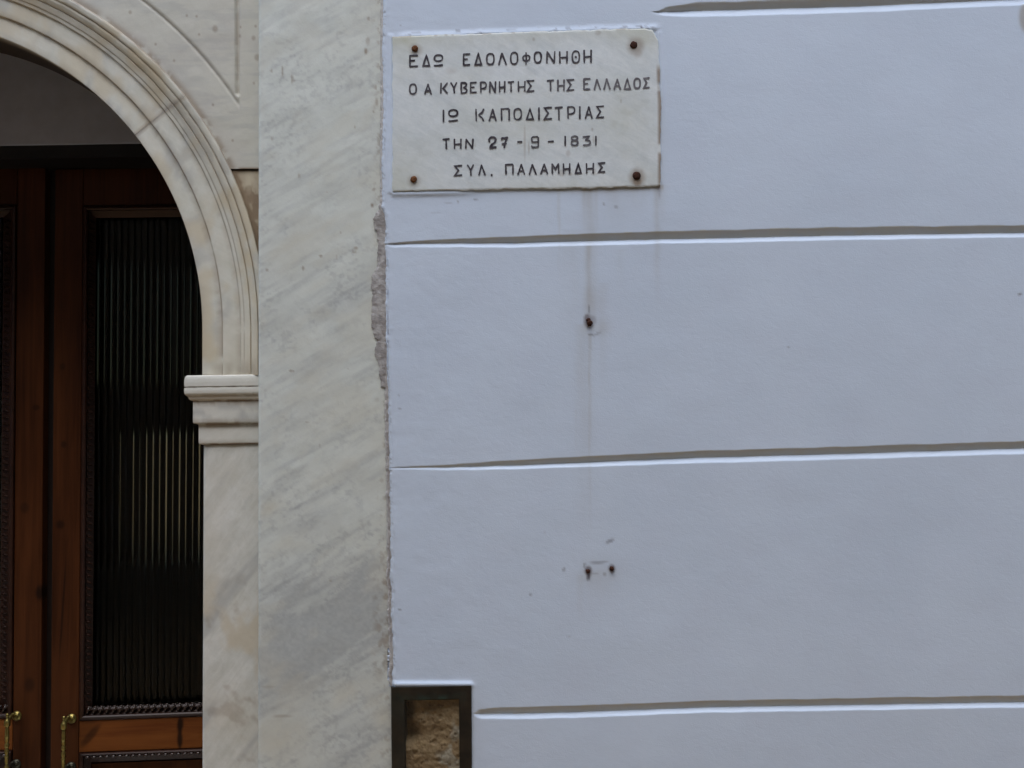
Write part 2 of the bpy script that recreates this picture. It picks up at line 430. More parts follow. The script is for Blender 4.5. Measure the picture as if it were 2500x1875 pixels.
CX_ = -263.0
M_plain = mat_plain('plain_plaster', (0.615, 0.68, 0.755), .75, .03, 6)
def wall():
    us = np.concatenate([np.array([0, 2.0, 4.5, 8, 12]), np.arange(16, 1580, 4.0), np.arange(1600, 4400, 60.0)])
    bounds = [lambda x: -3900.0 + 0 * x, G[0][0], G[1][0], G[2][0], G[3][0], lambda x: 2885.0 - 0.0157 * (x - 1250)]
    # row offsets inside each band: dense by the grooves
    near = np.array([0, 1.5, 3, 5, 7, 9, 10.5, 12, 13.5, 15, 16.5, 18, 20, 22, 25, 29])
    rows = []
    def band(k, L):
        if k == 0:
            rs = np.concatenate([L - np.geomspace(29, L - 10, 26)[::-1], (L - near)[::-1][1:]])
            rs = np.concatenate([[0], rs])
        elif k == 4:
            rs = np.concatenate([near, np.arange(33, 230, 4.0), np.geomspace(236, L, 14)])
        else:
            rs = np.concatenate([near, np.arange(33, L - 31, 4.0), (L - near)[::-1]])
        return np.unique(np.round(rs, 3))
    refs = [-3900.0, 20.0, 581.0, 1120.0, 1729.0, 2885.0]
    Y = []
    for k in range(5):
        L = refs[k + 1] - refs[k]
        rs = band(k, L)
        if k > 0: rs = rs[1:]
        for r in rs: Y.append((k, r, L))
    n = len(Y)
    px = np.zeros((n, len(us))); py = np.zeros((n, len(us)))
    for i, (k, r, L) in enumerate(Y):
        for it in range(2):
            x = 930 + us
            a = bounds[k](x); c = bounds[k + 1](x)
            LL = c - a
            if k == 0: yy = c - (L - r) if L - r < 40 else a + (LL - 40) * (r / (L - 40))
            elif k == 4: yy = a + r if r < 40 else a + 40 + (LL - 40) * (r - 40) / (L - 40)
            else:
                # keep the 29 px next to both grooves at true distance, stretch the middle
                yy = np.where(r <= 29, a + r, np.where(L - r <= 29, c - (L - r), a + 29 + (r - 29) / (L - 58) * (LL - 58)))
            px[i] = x; py[i] = yy
        e = edge_x(py[i])
        w = np.clip(1 - us / 16.0, 0, 1)
        px[i] = e + us + (930 - e) * (1 - w) * np.clip(us / 16, 0, 1)
    X, Yp = px, py
    depth = np.zeros_like(X); grime_bounce = np.zeros_like(X)
    for f, up, lo in G:
        v = f(X); h1 = np.interp(X, [q[0] for q in up], [q[1] for q in up]); h2 = np.interp(X, [q[0] for q in lo], [q[1] for q in lo])
        h1 = h1 * (0.92 + 0.16 * fbm(X / 60, 0 * X, 21, 3)); h2 = h2 * (0.92 + 0.16 * fbm(X / 50, 0 * X + 9, 23, 3))
        v = v + 1.6 * (fbm(X / 45.0, 0 * X + 4, 31, 4) - 0.5)
        d = Yp - v
        dm = 10.5 * np.minimum(1, np.maximum(h1, h2 * 0.7) / 15.0)
        grime_bounce = np.maximum(grime_bounce, (d < 1.0) * (d > -h1) * (h1 > 2) * (0.45 + .5 * fbm(X / 30, Yp / 9, 25, 3)))  # brown smears plus warm ground bounce tinted onto the downward groove faces
        prof = np.where(d < 0, 1 + d / np.maximum(h1, 0.01), 1 - d / np.maximum(h2, 0.01))
        depth += np.clip(prof, 0, 1) ** 1.12 * dm * S * ((h1 + h2) > 0.5)
    # hand-trowelled unevenness
    depth += 0.0013 * (fbm(X / 160, Yp / 130, 41, 3) - 0.5)
    depth += 0.0006 * (fbm(X / 34, Yp / 26, 43, 3) - 0.5) * np.clip(1.2 - (X - 930) / 500, 0.25, 1)
    # rounded ragged left edge
    e = X - edge_x(Yp)
    depth += 0.006 * np.exp(-np.clip(e, 0, 50) / 3.0)
    depth -= 0.0012 * np.exp(-((e - 9) / 7) ** 2) * (0.4 + fbm(X / 9, Yp / 9, 47, 3))
    # paint-covered mortar fillet on top of the plaque, thinner at its sides
    ins_x = (X > PQ['left'](Yp) - 2) & (X < 1625)
    dt = PQ['top'](X) - Yp
    wob = 1.5 * (fbm(X / 18, 0 * X, 51, 3) - 0.5)
    dt = dt + wob * 2
    fil = np.where(dt > -3, np.clip(1 - dt / (11.0), 0, 1), np.clip(1 + (dt + 3) / 5.0, 0, 1))
    fil = fil * (Yp < 300) * sstep(PQ['left'](Yp) - 4, PQ['left'](Yp) + 40, X) * sstep(1618, 1590, X)
    lip = gauss(X, PQ['left'](Yp) - 3, 7) * (Yp > 85) * (Yp < 470) * 0.75
    rip = gauss(X, PQ['right'](Yp) + 4, 6) * (Yp > 75) * sstep(330, 200, Yp) * 0.55
    botl = gauss(Yp, PQ['bot'](X) + 6, 6) * (X > 955) * sstep(1190, 1090, X) * 0.9
    depth -= np.maximum.reduce([fil, lip, rip, botl]) * 0.0034 * (0.85 + 0.3 * fbm(X / 12, Yp / 12, 53, 3))
    inside = (X > PQ['left'](Yp) + 4) & (X < PQ['right'](Yp) - 4) & (Yp > PQ['top'](X) + 5) & (Yp < PQ['bot'](X) - 5) & ~((X > 1583) & (Yp < 92))
    depth = np.where(inside, 0.004, depth)
    # fillet of paint round the bronze frame
    fr = gauss(Yp, 1671, 6) * sstep(953, 962, X) * sstep(1158, 1149, X) + gauss(X, 1157, 4) * (Yp > 1668) * 0.22
    depth -= 0.0045 * np.clip(fr, 0, 1)
    V = P(X, Yp, depth)
    # ---- wear
    nz = fbm(X / 22, Yp / 60, 61, 4)
    stain = np.zeros_like(X)
    def streak(xc, w, y0, y1, k, drift=0.0):
        yy = np.clip((Yp - y0) / (y1 - y0), 0, 1)
        return 0.8 * k * gauss(X, xc + drift * (Yp - y0) + 3 * (noise2(Yp / 40, 0 * Yp, 3) - .5), w) * (Yp > y0) * (1 - yy) ** 0.8 * (0.5 + nz)
    for a in [(1365, 3.5, 462, 700, .28), (1428, 7, 460, 640, .42), (1440, 16, 460, 1000, .40), (1456, 6, 460, 600, .40), (1500, 45, 455, 560, .25),
              (1560, 25, 455, 530, .3), (1604, 8, 452, 760, .42), (1612, 14, 452, 560, .35), (1397, 26, 560, 900, .14), (1437, 9, 600, 800, .75),
              (1437, 5, 640, 760, .3), (1440, 3.4, 815, 1330, .60), (1428, 24, 790, 1330, .26), (1470, 14, 690, 1000, .16), (1418, 9, 1405, 1520, .2), (1407, 2.5, 1000, 1180, .2), (1458, 40, 1390, 1500, .10),
              (1515, 10, 610, 700, .12), (1380, 10, 600, 720, .12)]:
        stain = np.maximum(stain, streak(*a))
    stain += 0.5 * gauss(Yp, PQ['bot'](X) + 4, 7) * sstep(1180, 1400, X) * (X < 1620) * (0.4 + nz)
    stain += 0.16 * gauss(X, 1458, 55) * gauss(Yp, 1395, 45) * (0.5 + nz) + 0.25 * gauss(X, 1445, 20) * gauss(Yp, 740, 40)
    stain += 0.22 * gauss(X, 1470, 22) * gauss(Yp, 800, 20)
    stain += 0.75 * sstep(1.25, .8, np.hypot((X - 2514) / 25, (Yp - 42) / 42)) * (Yp > 10)
    stain += 0.25 * sstep(12, 3, e) * fbm(X / 5, Yp / 9, 71, 3) * (Yp > 0)
    chip = np.zeros_like(X)
    def dab(x, y, rx, ry, rot, k=1.0):
        c, s_ = math.cos(rot), math.sin(rot)
        u = (X - x) * c + (Yp - y) * s_; v = -(X - x) * s_ + (Yp - y) * c
        return k * sstep(1.35, 0.65, np.sqrt((u / rx) ** 2 + (v / ry) ** 2))
    for a in [(1489, 1321, 11, 4.5, -0.45, .55), (1377, 1390, 3.5, 6, 0.3, .5), (1475, 498, 3, 2.5, 0, .5), (1504, 505, 6, 3, 0, .35), (1438, 755, 2.6, 12, 0.15, .6),
              (1437, 1410, 3, 9, 0.2, .75), (1462, 1373, 22, 3.5, -0.06, .45), (1476, 1402, 3, 6, 0, .4), (1427, 1380, 3, 7, 0.2, .5), (1452, 1400, 10, 3, 0.1, .3), (1458, 815, 12, 3, -.5, .35), (1442, 817, 6, 3.5, 0, .55),
              (2490, 718, 5, 3, -.6, .8), (1295, 1452, 4, 3, -.5, .5), (1120, 75, 4, 3, 0, .5), (1113, 73, 2.5, 2.5, 0, .5), (1567, 66, 3, 3, 0, .9), (1576, 65, 2.5, 2.5, 0, .9),
              (978, 62, 3, 2, 0, .3), (1161, 487, 6, 2, -.2, .45), (1117, 493, 2.5, 2.5, 0, .5), (1095, 495, 9, 2, .0, .25), (1925, 848, 3, 3, 0, .4), (976, 1489, 4, 2.5, 0, .5), (976, 998, 2.5, 3, 0, .4), (973, 966, 2.5, 3, 0, .35),
              (1330, 1300, 2, 3, 0, .2), (1390, 1553, 4, 2, -.4, .25), (1063, 520, 12, 2, 0, .15)]:
        chip = np.maximum(chip, dab(*a))
    # crumbs along the ragged edge
    crumbs = sstep(0.62, 0.72, fbm(X / 4.0, Yp / 5.0, 77, 3)) * sstep(14, 4, e) * 0.5 * (Yp > -40)
    crumbs = np.maximum(crumbs, sstep(0.60, 0.70, fbm(Yp / 14, 0 * Yp, 78, 3)) * sstep(3.2, 1.0, e) * 0.7)
    topn = sstep(0.6, 0.7, fbm(X / 14, Yp / 4, 79, 3)) * gauss(Yp, PQ['top'](X) - 4, 5) * (X > 980) * (X < 1600) * 0.5
    chip = np.maximum.reduce([chip, crumbs, topn])
    rust = np.zeros_like(X)
    for a in [(1438, 785, 13, 16, 0, .5), (1433, 775, 7, 9, .4, .6), (1446, 782, 10, 12, .1, .35), (1436, 1393, 9, 11, .2, .7), (1494, 1388, 8, 10, -.1, .7), (1438, 1402, 5, 12, .3, .4), (1610, 465, 4, 18, 0, .25)]:
        rust = np.maximum(rust, dab(*a[:5], k=a[5]) * (0.6 + 0.6 * nz))
    # opening for the bronze frame
    cx = (X[:-1, :-1] + X[1:, 1:]) / 2; cy = (Yp[:-1, :-1] + Yp[1:, 1:]) / 2
    drop = (cx < 1132) & (cy > 1695) & (cy < 2195)
    w = thing('plaster_wall', 'pale blue white plastered wall with horizontal grooves, right of the marble pilaster', 'wall', (0.6, 0, 0))
    grid('plaster', V, M_plaster, w, dict(grime_bounce=grime_bounce, stain=np.clip(stain, 0, .8), chip=chip, rust=np.clip(rust, 0, 1)), drop=drop)
    # thickness and the top and far end of the wall
    p0 = P(960, 2885, 0.004); p1 = V[-1, -1]; pt = V[0, -1]
    TOPZ = 6.1
    dx = float(P(CX_, 1000, .085)[0]); px_ = float(P(790, 1000, .05)[0])
    lw = 2 * dx - float(p0[0])                       # right end of the plaster left of the doorway
    b = MB(); b.box(p1[0] - .02, 13, 0.0015, 0.17, 0, TOPZ); b.box(-16, lw, 0.0, 0.17, 0, TOPZ); b.build('plaster_panel', M_plain, w)
    b = MB(); b.box(dx + .80, 13, 0.1701, 1.2, 0, TOPZ); b.box(-16, dx - .80, 0.1701, 1.2, 0, TOPZ); b.box(dx - .7999, dx + .7999, .7505, 1.2, 2.95, TOPZ)
    b.box(dx - .7999, dx + .7999, .23, .7504, P(CX_, 800 - 756, .15)[2] + .2505, TOPZ); b.build('masonry', M_cement, w)
    return w
W = wall()

# crumbling cement in the joint between pilaster and plaster
def joint():
    L = [(500, 925), (512, 927), (522, 917), (535, 911), (548, 914), (560, 915), (575, 921), (600, 922), (640, 921), (652, 919), (668, 910), (685, 907), (700, 906), (715, 910), (738, 906), (770, 907), (800, 909), (822, 913), (832, 922),
         (845, 917), (862, 915), (880, 921), (900, 926), (945, 930), (1000, 934), (1018, 933), (1040, 937), (1060, 934), (1090, 934), (1130, 930), (1170, 926), (1185, 930), (1205, 936), (1225, 943), (1260, 944), (1310, 935), (1330, 930), (1360, 931), (1378, 940), (1420, 942), (1450, 938), (1475, 940), (1500, 946), (1560, 944), (1600, 946), (1640, 944), (1672, 946)]
    ys = np.arange(-20, 1676, 2.2)
    xl = np.interp(ys, [-20, 0, 30, 60, 75, 95, 150, 190, 240, 300, 480] + [q[0] for q in L], [931, 931, 926, 922, 924, 929, 929, 926, 927, 928, 928] + [q[1] for q in L])
    ee = edge_x(ys)
    xl = np.where(ys > 945, np.maximum(xl, ee - 6.5), np.where(ys < 505, np.maximum(xl, ee - 3.5), xl))
    xl = xl + (3.0 + 4.0 * ((ys > 500) & (ys < 960))) * (fbm(ys / 5.0, 0 * ys, 91, 4) - 0.5)
    cols = np.linspace(0, 1, 9)
    X = xl[:, None] + (edge_x(ys) + 7 - xl)[:, None] * cols[None, :]
    Yp = np.repeat(ys[:, None], 9, 1)
    d = 0.0022 + 0.0022 * np.exp(-cols / 0.12)[None, :] + 0.0016 * (fbm(X / 7, Yp / 7, 93, 3) - 0.5)
    pale = sstep(0.5, 0.62, fbm(X / 11, Yp / 15, 95, 4))
    top = sstep(520, 480, Yp) * 0.8
    low = sstep(925, 960, Yp) * sstep(8, 15, edge_x(Yp) + 7 - X) * .85
    pale = np.clip(np.maximum.reduce([pale * 0.45, low,  top * (0.55 + .6 * noise2(X / 6, Yp / 10, 8))]), 0, 1)
    t = NT('joint_cement')
    nz = t.noise(150, 5, 0.65)
    c = t.mix(t.ramp(nz, [(0.3, 0), (0.7, 1)]), (0.245, 0.24, 0.235), (0.345, 0.335, 0.325))
    c = t.mix(t.attr('pale'), c, (0.56, 0.57, 0.56))
    t.set(c, 0.9, spec=0.2); t.bump(nz, 0.7, 0.002)
    o = grid('mortar_joint', P(X, Yp, d), t.m, W, dict(pale=pale))
    o['label'] = 'crumbling grey cement along the ragged plaster edge'
joint()

# ------------------------------------------------------------------ marble doorway
YJ = 0.085           # jamb and inner fascia plane
YS = 0.070           # spandrel plane
CX, CY = -263.0, 800.0
doorway = thing('marble_archway', 'arched doorway of veined cream marble with carved mouldings, left of the pilaster', 'archway', tuple(P(CX, 2500, 0.3)[:2]) + (0,))

def voussoir(t0, t1, stilt=0.0, seed=0, tail=0.0):
    prof = [(756, .225), (756, .088), (757, .0855), (760, YJ), (803.5, YJ), (805, .0842), (806.2, .0808), (808.5, .0800), (848, .0792), (849.5, .0778), (851, .0752), (854, .0745), (858.5, .0735), (860, .0720), (862, .0712), (869, .0690), (873, .0678), (874.2, .0682), (875.2, .0695), (876.5, .0672), (880, .0640), (888, .0605), (892, .0600), (893.2, .0622), (894.5, .0600), (898, .0575), (908, .0555), (911, .0562), (912.5, .0590), (913, .100)]
    n = max(6, int((t1 - t0) / 0.012))
    th = np.linspace(t0, t1, n)
    R = np.array([q[0] for q in prof]); D = np.array([q[1] for q in prof])
    # finer radial sampling for the dirt
    k = np.linspace(0, len(R) - 1, (len(R) - 1) * 3 + 1)
    R = np.interp(k, np.arange(len(R)), R); D = np.interp(k, np.arange(len(D)), D)
    TH, RR = np.meshgrid(th, R, indexing='ij'); DD = np.repeat(D[None, :], len(th), 0)
    RR = RR + (RR > 800) * 2.4 * (fbm(TH * 60, RR / 60, 101 + seed, 3) - .5)
    px = CX + RR * np.cos(TH); py = CY - RR * np.sin(TH)
    if stilt:
        add = []
        for s in np.linspace(stilt, 6, 24): add.append(s)
        a = np.array(add)
        pxs = np.repeat(px[:1], len(a), 0); pys = py[:1] + a[:, None]
        px = np.concatenate([pxs, px]); py = np.concatenate([pys, py]); DD = np.concatenate([np.repeat(DD[:1], len(a), 0), DD]); RR = np.concatenate([np.repeat(RR[:1], len(a), 0), RR])
    if tail:
        a = np.linspace(6, tail, 24)
        px = np.concatenate([px, np.repeat(px[-1:], 24, 0)]); py = np.concatenate([py, py[-1:] + a[:, None]])
        DD = np.concatenate([DD, np.repeat(DD[-1:], 24, 0)]); RR = np.concatenate([RR, np.repeat(RR[-1:], 24, 0)])
    DD = DD + 0.0014 * (fbm(px / 25, py / 25, 105, 3) - .5)
    al = fbm(px / 40, py / 40, 107, 4)
    dirt = np.zeros_like(RR)
    for rc, w, kk in [(805.6, 1.9, .75), (850, 1.8, .5), (859.5, 1.5, .45), (875.0, 1.7, .55), (893.2, 1.8, .6), (912.5, 2.5, .8), (756, 4, .25)]:
        dirt = np.maximum(dirt, kk * gauss(RR, rc, w) * sstep(0.30, 0.62, al + 0.12))
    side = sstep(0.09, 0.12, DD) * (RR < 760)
    dirt = np.maximum(dirt, side * 0.9); soffit_shade = side * sstep(.088, .10, DD)  # soiled soffit, its underside shade painted in on top
    foot = sstep(860, 915, py) * sstep(CX + 756, CX + 790, px)
    dirt = np.maximum(dirt, foot * 0.30 * sstep(0.4, 0.7, fbm(px / 14, py / 30, 109, 3)) + foot * .15)
    warm = np.clip(0.65 * sstep(0.45, 0.72, fbm(px / 55, py / 70, 111 + seed, 4)) + 0.35 * gauss(RR, 885, 25) + 0.35 * sstep(700, 900, py), 0, 0.95)
    grey = 0.40 * sstep(0.50, 0.72, fbm(px / 24 + 9, py / 45, 117 + seed, 4))
    # end faces
    V = P(px, py, np.where(RR < 757, np.minimum(DD, .0855), DD)); V[..., 1] = DD
    dirt[:1] = np.maximum(dirt[:1], 0.25 + .5 * al[:1]); dirt[-1:] = np.maximum(dirt[-1:], 0.2 + .7 * al[-1:])
    o = grid('voussoir', V, M_arch, doorway, dict(dirt=dirt, warm=warm, grey=grey, soffit_shade=soffit_shade), smooth=False)
    me = o.data
    me.polygons.foreach_set('use_smooth', [True] * len(me.polygons)); me.set_sharp_from_angle(angle=math.radians(28))
    return o
TJ = math.atan2(800 - 327, 333 + 263)
voussoir(0.0, TJ - 0.0005, 116, 0)
voussoir(TJ + 0.0005, math.pi - TJ - 0.0005, 0, 3)
voussoir(math.pi - TJ + 0.0005, math.pi, 0, 5, 122)

# spandrel: flat slab with an incised curved triangle
def spandrel():
    xs = np.concatenate([np.arange(-260, 280, 9.0), np.arange(280, 640, 2.0)]); ys = np.concatenate([np.geomspace(700, 20, 16) * -1, np.arange(-16, 413, 2.0)])
    X, Yp = np.meshgrid(xs, ys)
    R = np.hypot(X - CX, CY - Yp)
    # signed distances to the two incised lines (V cut, 9 px wide)
    def vcut(d, w): return np.clip(1 - np.abs(d) / w, 0, 1)
    tipy = 248.0
    dl = X - (580.0 + 0.004 * Yp); dc = R - 1007.0
    on1 = sstep(238, 226, Yp); on2 = sstep(588, 584, X)
    cut = np.maximum(1.1 * vcut(dl + 1, 8.0) * on1 * (dc > -8), 0.42 * vcut(dc, 7.5) * on2)
    raised = 0.0025 * sstep(-3, 3, dc) * sstep(3, -3, dl)
    dep = YS + 0.0042 * cut - raised + 0.0012 * (fbm(X / 40, Yp / 40, 121, 3) - .5)
    keep = R > 905
    rr = R[:-1, :-1]
    drop = (rr < 906)
    n1 = fbm(X / 25, Yp / 25, 123, 4)
    dirt = np.maximum(0.55 * gauss(R, 916, 9) * sstep(.35, .6, n1 + .1), 0.40 * cut * sstep(.3, .65, n1 + .1))
    dirt = np.maximum(dirt, 0.35 * gauss(X, 568, 7) * 0 + 0.9 * sstep(406, 412, Yp) * sstep(575, 590, X))
    for x, y, r in [(318, 30, 4), (525, 70, 7), (456, 38, 3), (480, 40, 3), (425, 148, 3), (380, 108, 3), (520, 256, 3), (495, 308, 3), (568, 343, 3), (585, 88, 4), (620, 203, 3), (587, 66, 3), (624, 64, 3), (628, 140, 7), (486, 84, 3), (619, 93, 5)]:
        dirt = np.maximum(dirt, 0.45 * sstep(1.4, .5, np.hypot(X - x, (Yp - y) * .8) / r))
    grey = 0.22 * sstep(.5, .7, fbm(X / 60, Yp / 14, 127, 4))
    warm = 0.3 * sstep(.5, .8, fbm(X / 80, Yp / 50, 129, 3)) + 0.25 * gauss(R, 920, 20)
    V = P(X, Yp, dep)
    grid('spandrel_block', V, M_spandrel, doorway, dict(dirt=dirt, grey=grey, warm=warm), drop=drop)
    # lower block, stained brown
    xs = np.arange(540, 640, 2.0); ys = np.arange(417, 700, 2.5)
    X, Yp = np.meshgrid(xs, ys); R = np.hypot(X - CX, CY - Yp)
    n1 = fbm(X / 16, Yp / 22, 131, 4)
    dirt = np.clip(0.35 + 0.8 * sstep(.35, .7, n1) * sstep(432, 470, Yp) + 0.7 * gauss(R, 914, 9) + .5 * gauss(Yp, 417, 6), 0, 0.85) * (1 - 0.8 * gauss(X, 608, 12) * gauss(Yp, 440, 25))
    o = grid('spandrel_block', P(X, Yp, YS + 0.004 + 0.002 * (n1 - .5)), M_arch, doorway, dict(dirt=dirt, warm=np.full_like(X, .9)), drop=(R[:-1, :-1] < 906))
    o['label'] = 'brown stained corner block beside the arch'
    # the dark joint bed behind both
    b = MB()
    a = P(560, 400, 0.082); c = P(640, 430, 0.082)
    b.box(a[0], c[0], 0.082, 0.10, c[2], a[2]); b.build('mortar_joint', mat_plain('brown_mortar', (0.10, 0.07, 0.045), 0.9), doorway)
    # mirrored half beyond the frame
    b = MB(); q0 = P(CX - 756, 930, YS); cxw = P(CX, 600, YS)[0]; top = P(0, -680, YS)[2]; sp = P(CX, CY, YS)[2]
    rr = (P(CX + 908, CY, YS) - P(CX, CY, YS))[0]
    arcp = [(cxw - rr * math.cos(t), sp + rr * math.sin(t)) for t in np.linspace(0, math.pi / 2, 24)]
    out = cxw - (P(628, 800, YS)[0] - cxw) - 0.3
    pts = [(cxw, top), (out, top), (out, sp)] + arcp
    b.prism([(x, YS + .002, z) for x, z in pts], [(x, 0.10, z) for x, z in pts]); b.build('spandrel_block', M_spandrel, doorway)
    b = MB(); b.box(out, 2 * cxw - out, YS - .02, .165, top + .003, 6.1); b.build('frieze', M_spandrel, doorway)
spandrel()

JX = float(P(496, 1100, YJ)[0])          # inner edge of the right jamb
DCX = float(P(CX, 1000, YJ)[0])          # centre line of the doorway
def impost(mir):
    prof = [(520, 916.5), (458, 916.5), (453, 919), (450.5, 925), (449.5, 933), (449.8, 944), (453.5, 944.8), (453.5, 946.2), (450, 947.2), (449.3, 954), (450, 961), (453, 965), (457, 967.5), (459.5, 970), (461, 974), (464, 977), (468, 978.5), (471, 979.5), (471, 982), (471, 1031), (472.5, 1033.5), (475, 1034), (484.5, 1036.5), (485, 1039), (485, 1081), (487, 1084.5), (496, 1086), (520, 1086)]
    vs = []
    for x, y in prof:
        p = (496 - min(x, 496)) * S * 1.045 if x <= 496 else -(x - 496) * S
        q = P(x, y, YJ - max(p, 0.0) * 0.55)
        xx, zz, yy = q[0], q[2], YJ - p * 0.55
        vs.append([(JX + 0.17, yy, zz), (JX + .12, yy, zz), (JX + .08, yy, zz), (JX + .04, yy, zz), (xx, yy, zz), (xx, 0.30, zz)])
    V = np.array(vs).transpose(0, 1, 2)
    # orientation: rows top to bottom, columns right to left -> reverse columns
    V = V[:, ::-1]
    # subdivide rows for dirt detail
    k = np.linspace(0, len(prof) - 1, (len(prof) - 1) * 4 + 1)
    Vn = np.stack([np.stack([np.interp(k, np.arange(len(prof)), V[:, j, a]) for a in range(3)], -1) for j in range(V.shape[1])], 1)
    c = np.concatenate([[0], np.linspace(1, 5, 41)])
    Vn = np.stack([np.stack([np.interp(c, np.arange(6), Vn[i, :, a]) for a in range(3)], -1) for i in range(Vn.shape[0])], 0)
    yy = np.interp(k, np.arange(len(prof)), [q[1] for q in prof])[:, None] + 0 * Vn[:, :, 0]
    xw = Vn[:, :, 0] * 1000
    nn = fbm(xw / 14, yy / 6, 141, 4)
    dirt = np.zeros_like(yy)
    for yc, w, kk in [(945.5, 1.6, .8), (967, 4, .35), (980, 3.5, .75), (1036, 5, .65), (1085, 2.5, .8), (917, 2, .25)]:
        dirt = np.maximum(dirt, kk * gauss(yy, yc, w) * (0.35 + 0.9 * sstep(.3, .65, nn)))
    grey = 0.75 * sstep(.48, .72, fbm(xw / 45, yy / 11 + xw / 90, 143, 4)) * gauss(yy, 1010, 22)
    warm = 0.5 * sstep(950, 975, yy) * sstep(985, 975, yy) + .12
    if mir: Vn = Vn.copy(); Vn[:, :, 0] = 2 * DCX - Vn[:, :, 0]
    o = grid('impost', Vn, M_impost, doorway, dict(dirt=dirt, grey=grey, warm=warm + 0 * yy), flip=mir)
    o.data.set_sharp_from_angle(angle=math.radians(40))
    # jamb below
    us = np.array([0.465, 0.2, 0.06, 0.003, 0.001, 0.0])
    cols = [(JX, y) for y in (0.55, 0.3, 0.15, 0.095)] + [(JX + .0006, YJ + .0022), (JX + .003, YJ + .0004), (JX + 0.006, YJ)] + [(JX + u, YJ) for u in np.linspace(0.010, .135, 52)]
    zt = P(500, 1086.5, YJ)[2]
    zs = np.concatenate([zt - np.linspace(0, 0.80, 240), np.linspace(zt - .82, 0, 8)])
    V = np.array([[(x, y, z) for x, y in cols] for z in zs])
    Z = V[:, :, 2]; Xw = V[:, :, 0] + V[:, :, 1]
    wz = fbm((Xw * 1.25 - Z) * 9.0, (Xw + Z) * 4, 151, 4)
    V[:, 6:, 1] += 0.0012 * (fbm(Xw[:, 6:] * 30, Z[:, 6:] * 30, 153, 3) - .5)
    grey = 0.55 * sstep(.52, .7, fbm((Xw * 1.3 - Z) * 14.0, (Xw + Z) * 3.0, 155, 5))
    yy = 1086.5 + (zt - Z) / S
    warm = 0.75 * sstep(.5, .68, fbm(Xw * 14, Z * 9, 157, 4)) * sstep(1380, 1500, yy) + .1
    dirt = np.maximum(0.5 * gauss(yy, 1086, 4), 0.3 * sstep(.62, .74, fbm(Xw * 20 + Z * 6, Z * 18, 159, 4)) * sstep(1350, 1560, yy))
    if mir: V[:, :, 0] = 2 * DCX - V[:, :, 0]
    o = grid('jamb', V, M_jamb, doorway, dict(grey=grey, warm=warm, dirt=dirt), flip=mir)
    o.data.set_sharp_from_angle(angle=math.radians(50))
impost(False); impost(True)

# plastered inner recess, tympanum over the door
LT = P(0, 353.5, 0.50)
zt = float(P(CX, CY - 756, 0.15)[2]) + 0.25
x0, x1 = DCX - 0.80, DCX + 0.80
if True:
    b = MB()
    b.add([(x0, .222, 0), (x0, .75, 0), (x0, .75, zt), (x0, .222, zt)], [(0, 1, 2, 3)])
    b.add([(x1, .222, 0), (x1, .75, 0), (x1, .75, zt), (x1, .222, zt)], [(3, 2, 1, 0)])
    b.add([(x0, .222, zt), (x0, .75, zt), (x1, .75, zt), (x1, .222, zt)], [(0, 1, 2, 3)])
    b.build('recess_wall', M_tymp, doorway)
    # tympanum, slightly uneven lower edge
    n = 40
    xs = np.linspace(x0 + .003, x1 - .003, n)
    zb = LT[2] + 0.003 * (fbm(xs * 6, 0 * xs, 161, 3) - .5)
    b = MB(); b.prism([(x, .50, zt - .003) for x in (xs[-1], xs[0])] + [(x, .50, z) for x, z in zip(xs, zb)], [(x, .51, zt - .003) for x in (xs[-1], xs[0])] + [(x, .51, z) for x, z in zip(xs, zb)])
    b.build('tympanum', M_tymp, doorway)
    hb = P(60, 411, 0.60)[2]
    b = MB(); b.box(x0 + .002, x1 - .002, .512, .70, hb, LT[2] + .06); o = b.build('lintel', M_black, doorway)

# dim hall behind the door; far doorway and window added to streak the reeds
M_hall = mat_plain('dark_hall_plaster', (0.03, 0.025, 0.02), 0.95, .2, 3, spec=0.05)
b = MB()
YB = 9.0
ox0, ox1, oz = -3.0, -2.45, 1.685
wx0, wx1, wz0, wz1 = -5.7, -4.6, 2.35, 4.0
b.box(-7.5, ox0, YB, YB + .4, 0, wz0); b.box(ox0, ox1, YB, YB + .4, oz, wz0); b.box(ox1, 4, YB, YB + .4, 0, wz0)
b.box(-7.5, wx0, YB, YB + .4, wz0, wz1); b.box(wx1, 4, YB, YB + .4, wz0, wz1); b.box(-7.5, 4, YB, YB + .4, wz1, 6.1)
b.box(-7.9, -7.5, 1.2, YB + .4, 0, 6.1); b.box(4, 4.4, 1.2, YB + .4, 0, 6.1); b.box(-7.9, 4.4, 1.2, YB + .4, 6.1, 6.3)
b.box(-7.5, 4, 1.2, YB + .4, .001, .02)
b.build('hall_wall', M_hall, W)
t = NT('added_window_tint'); tr = t.n('ShaderNodeBsdfTransparent'); tr.inputs[0].default_value = (.10, .10, .085, 1); t.l(tr.outputs[0], t.out.inputs[0])
b = MB(); b.box(wx0, wx1, YB + .2, YB + .21, wz0, wz1); b.build('added_window_pane', t.m, W)  # dims the sky seen through the added window
t = NT('added_doorway_tint'); tr = t.n('ShaderNodeBsdfTransparent'); tr.inputs[0].default_value = (.48, .49, .45, 1); t.l(tr.outputs[0], t.out.inputs[0])
b = MB(); b.box(ox0, ox1, YB + .2, YB + .21, 0.03, oz); b.build('added_door_pane', t.m, W)  # dims the daylight of the added doorway

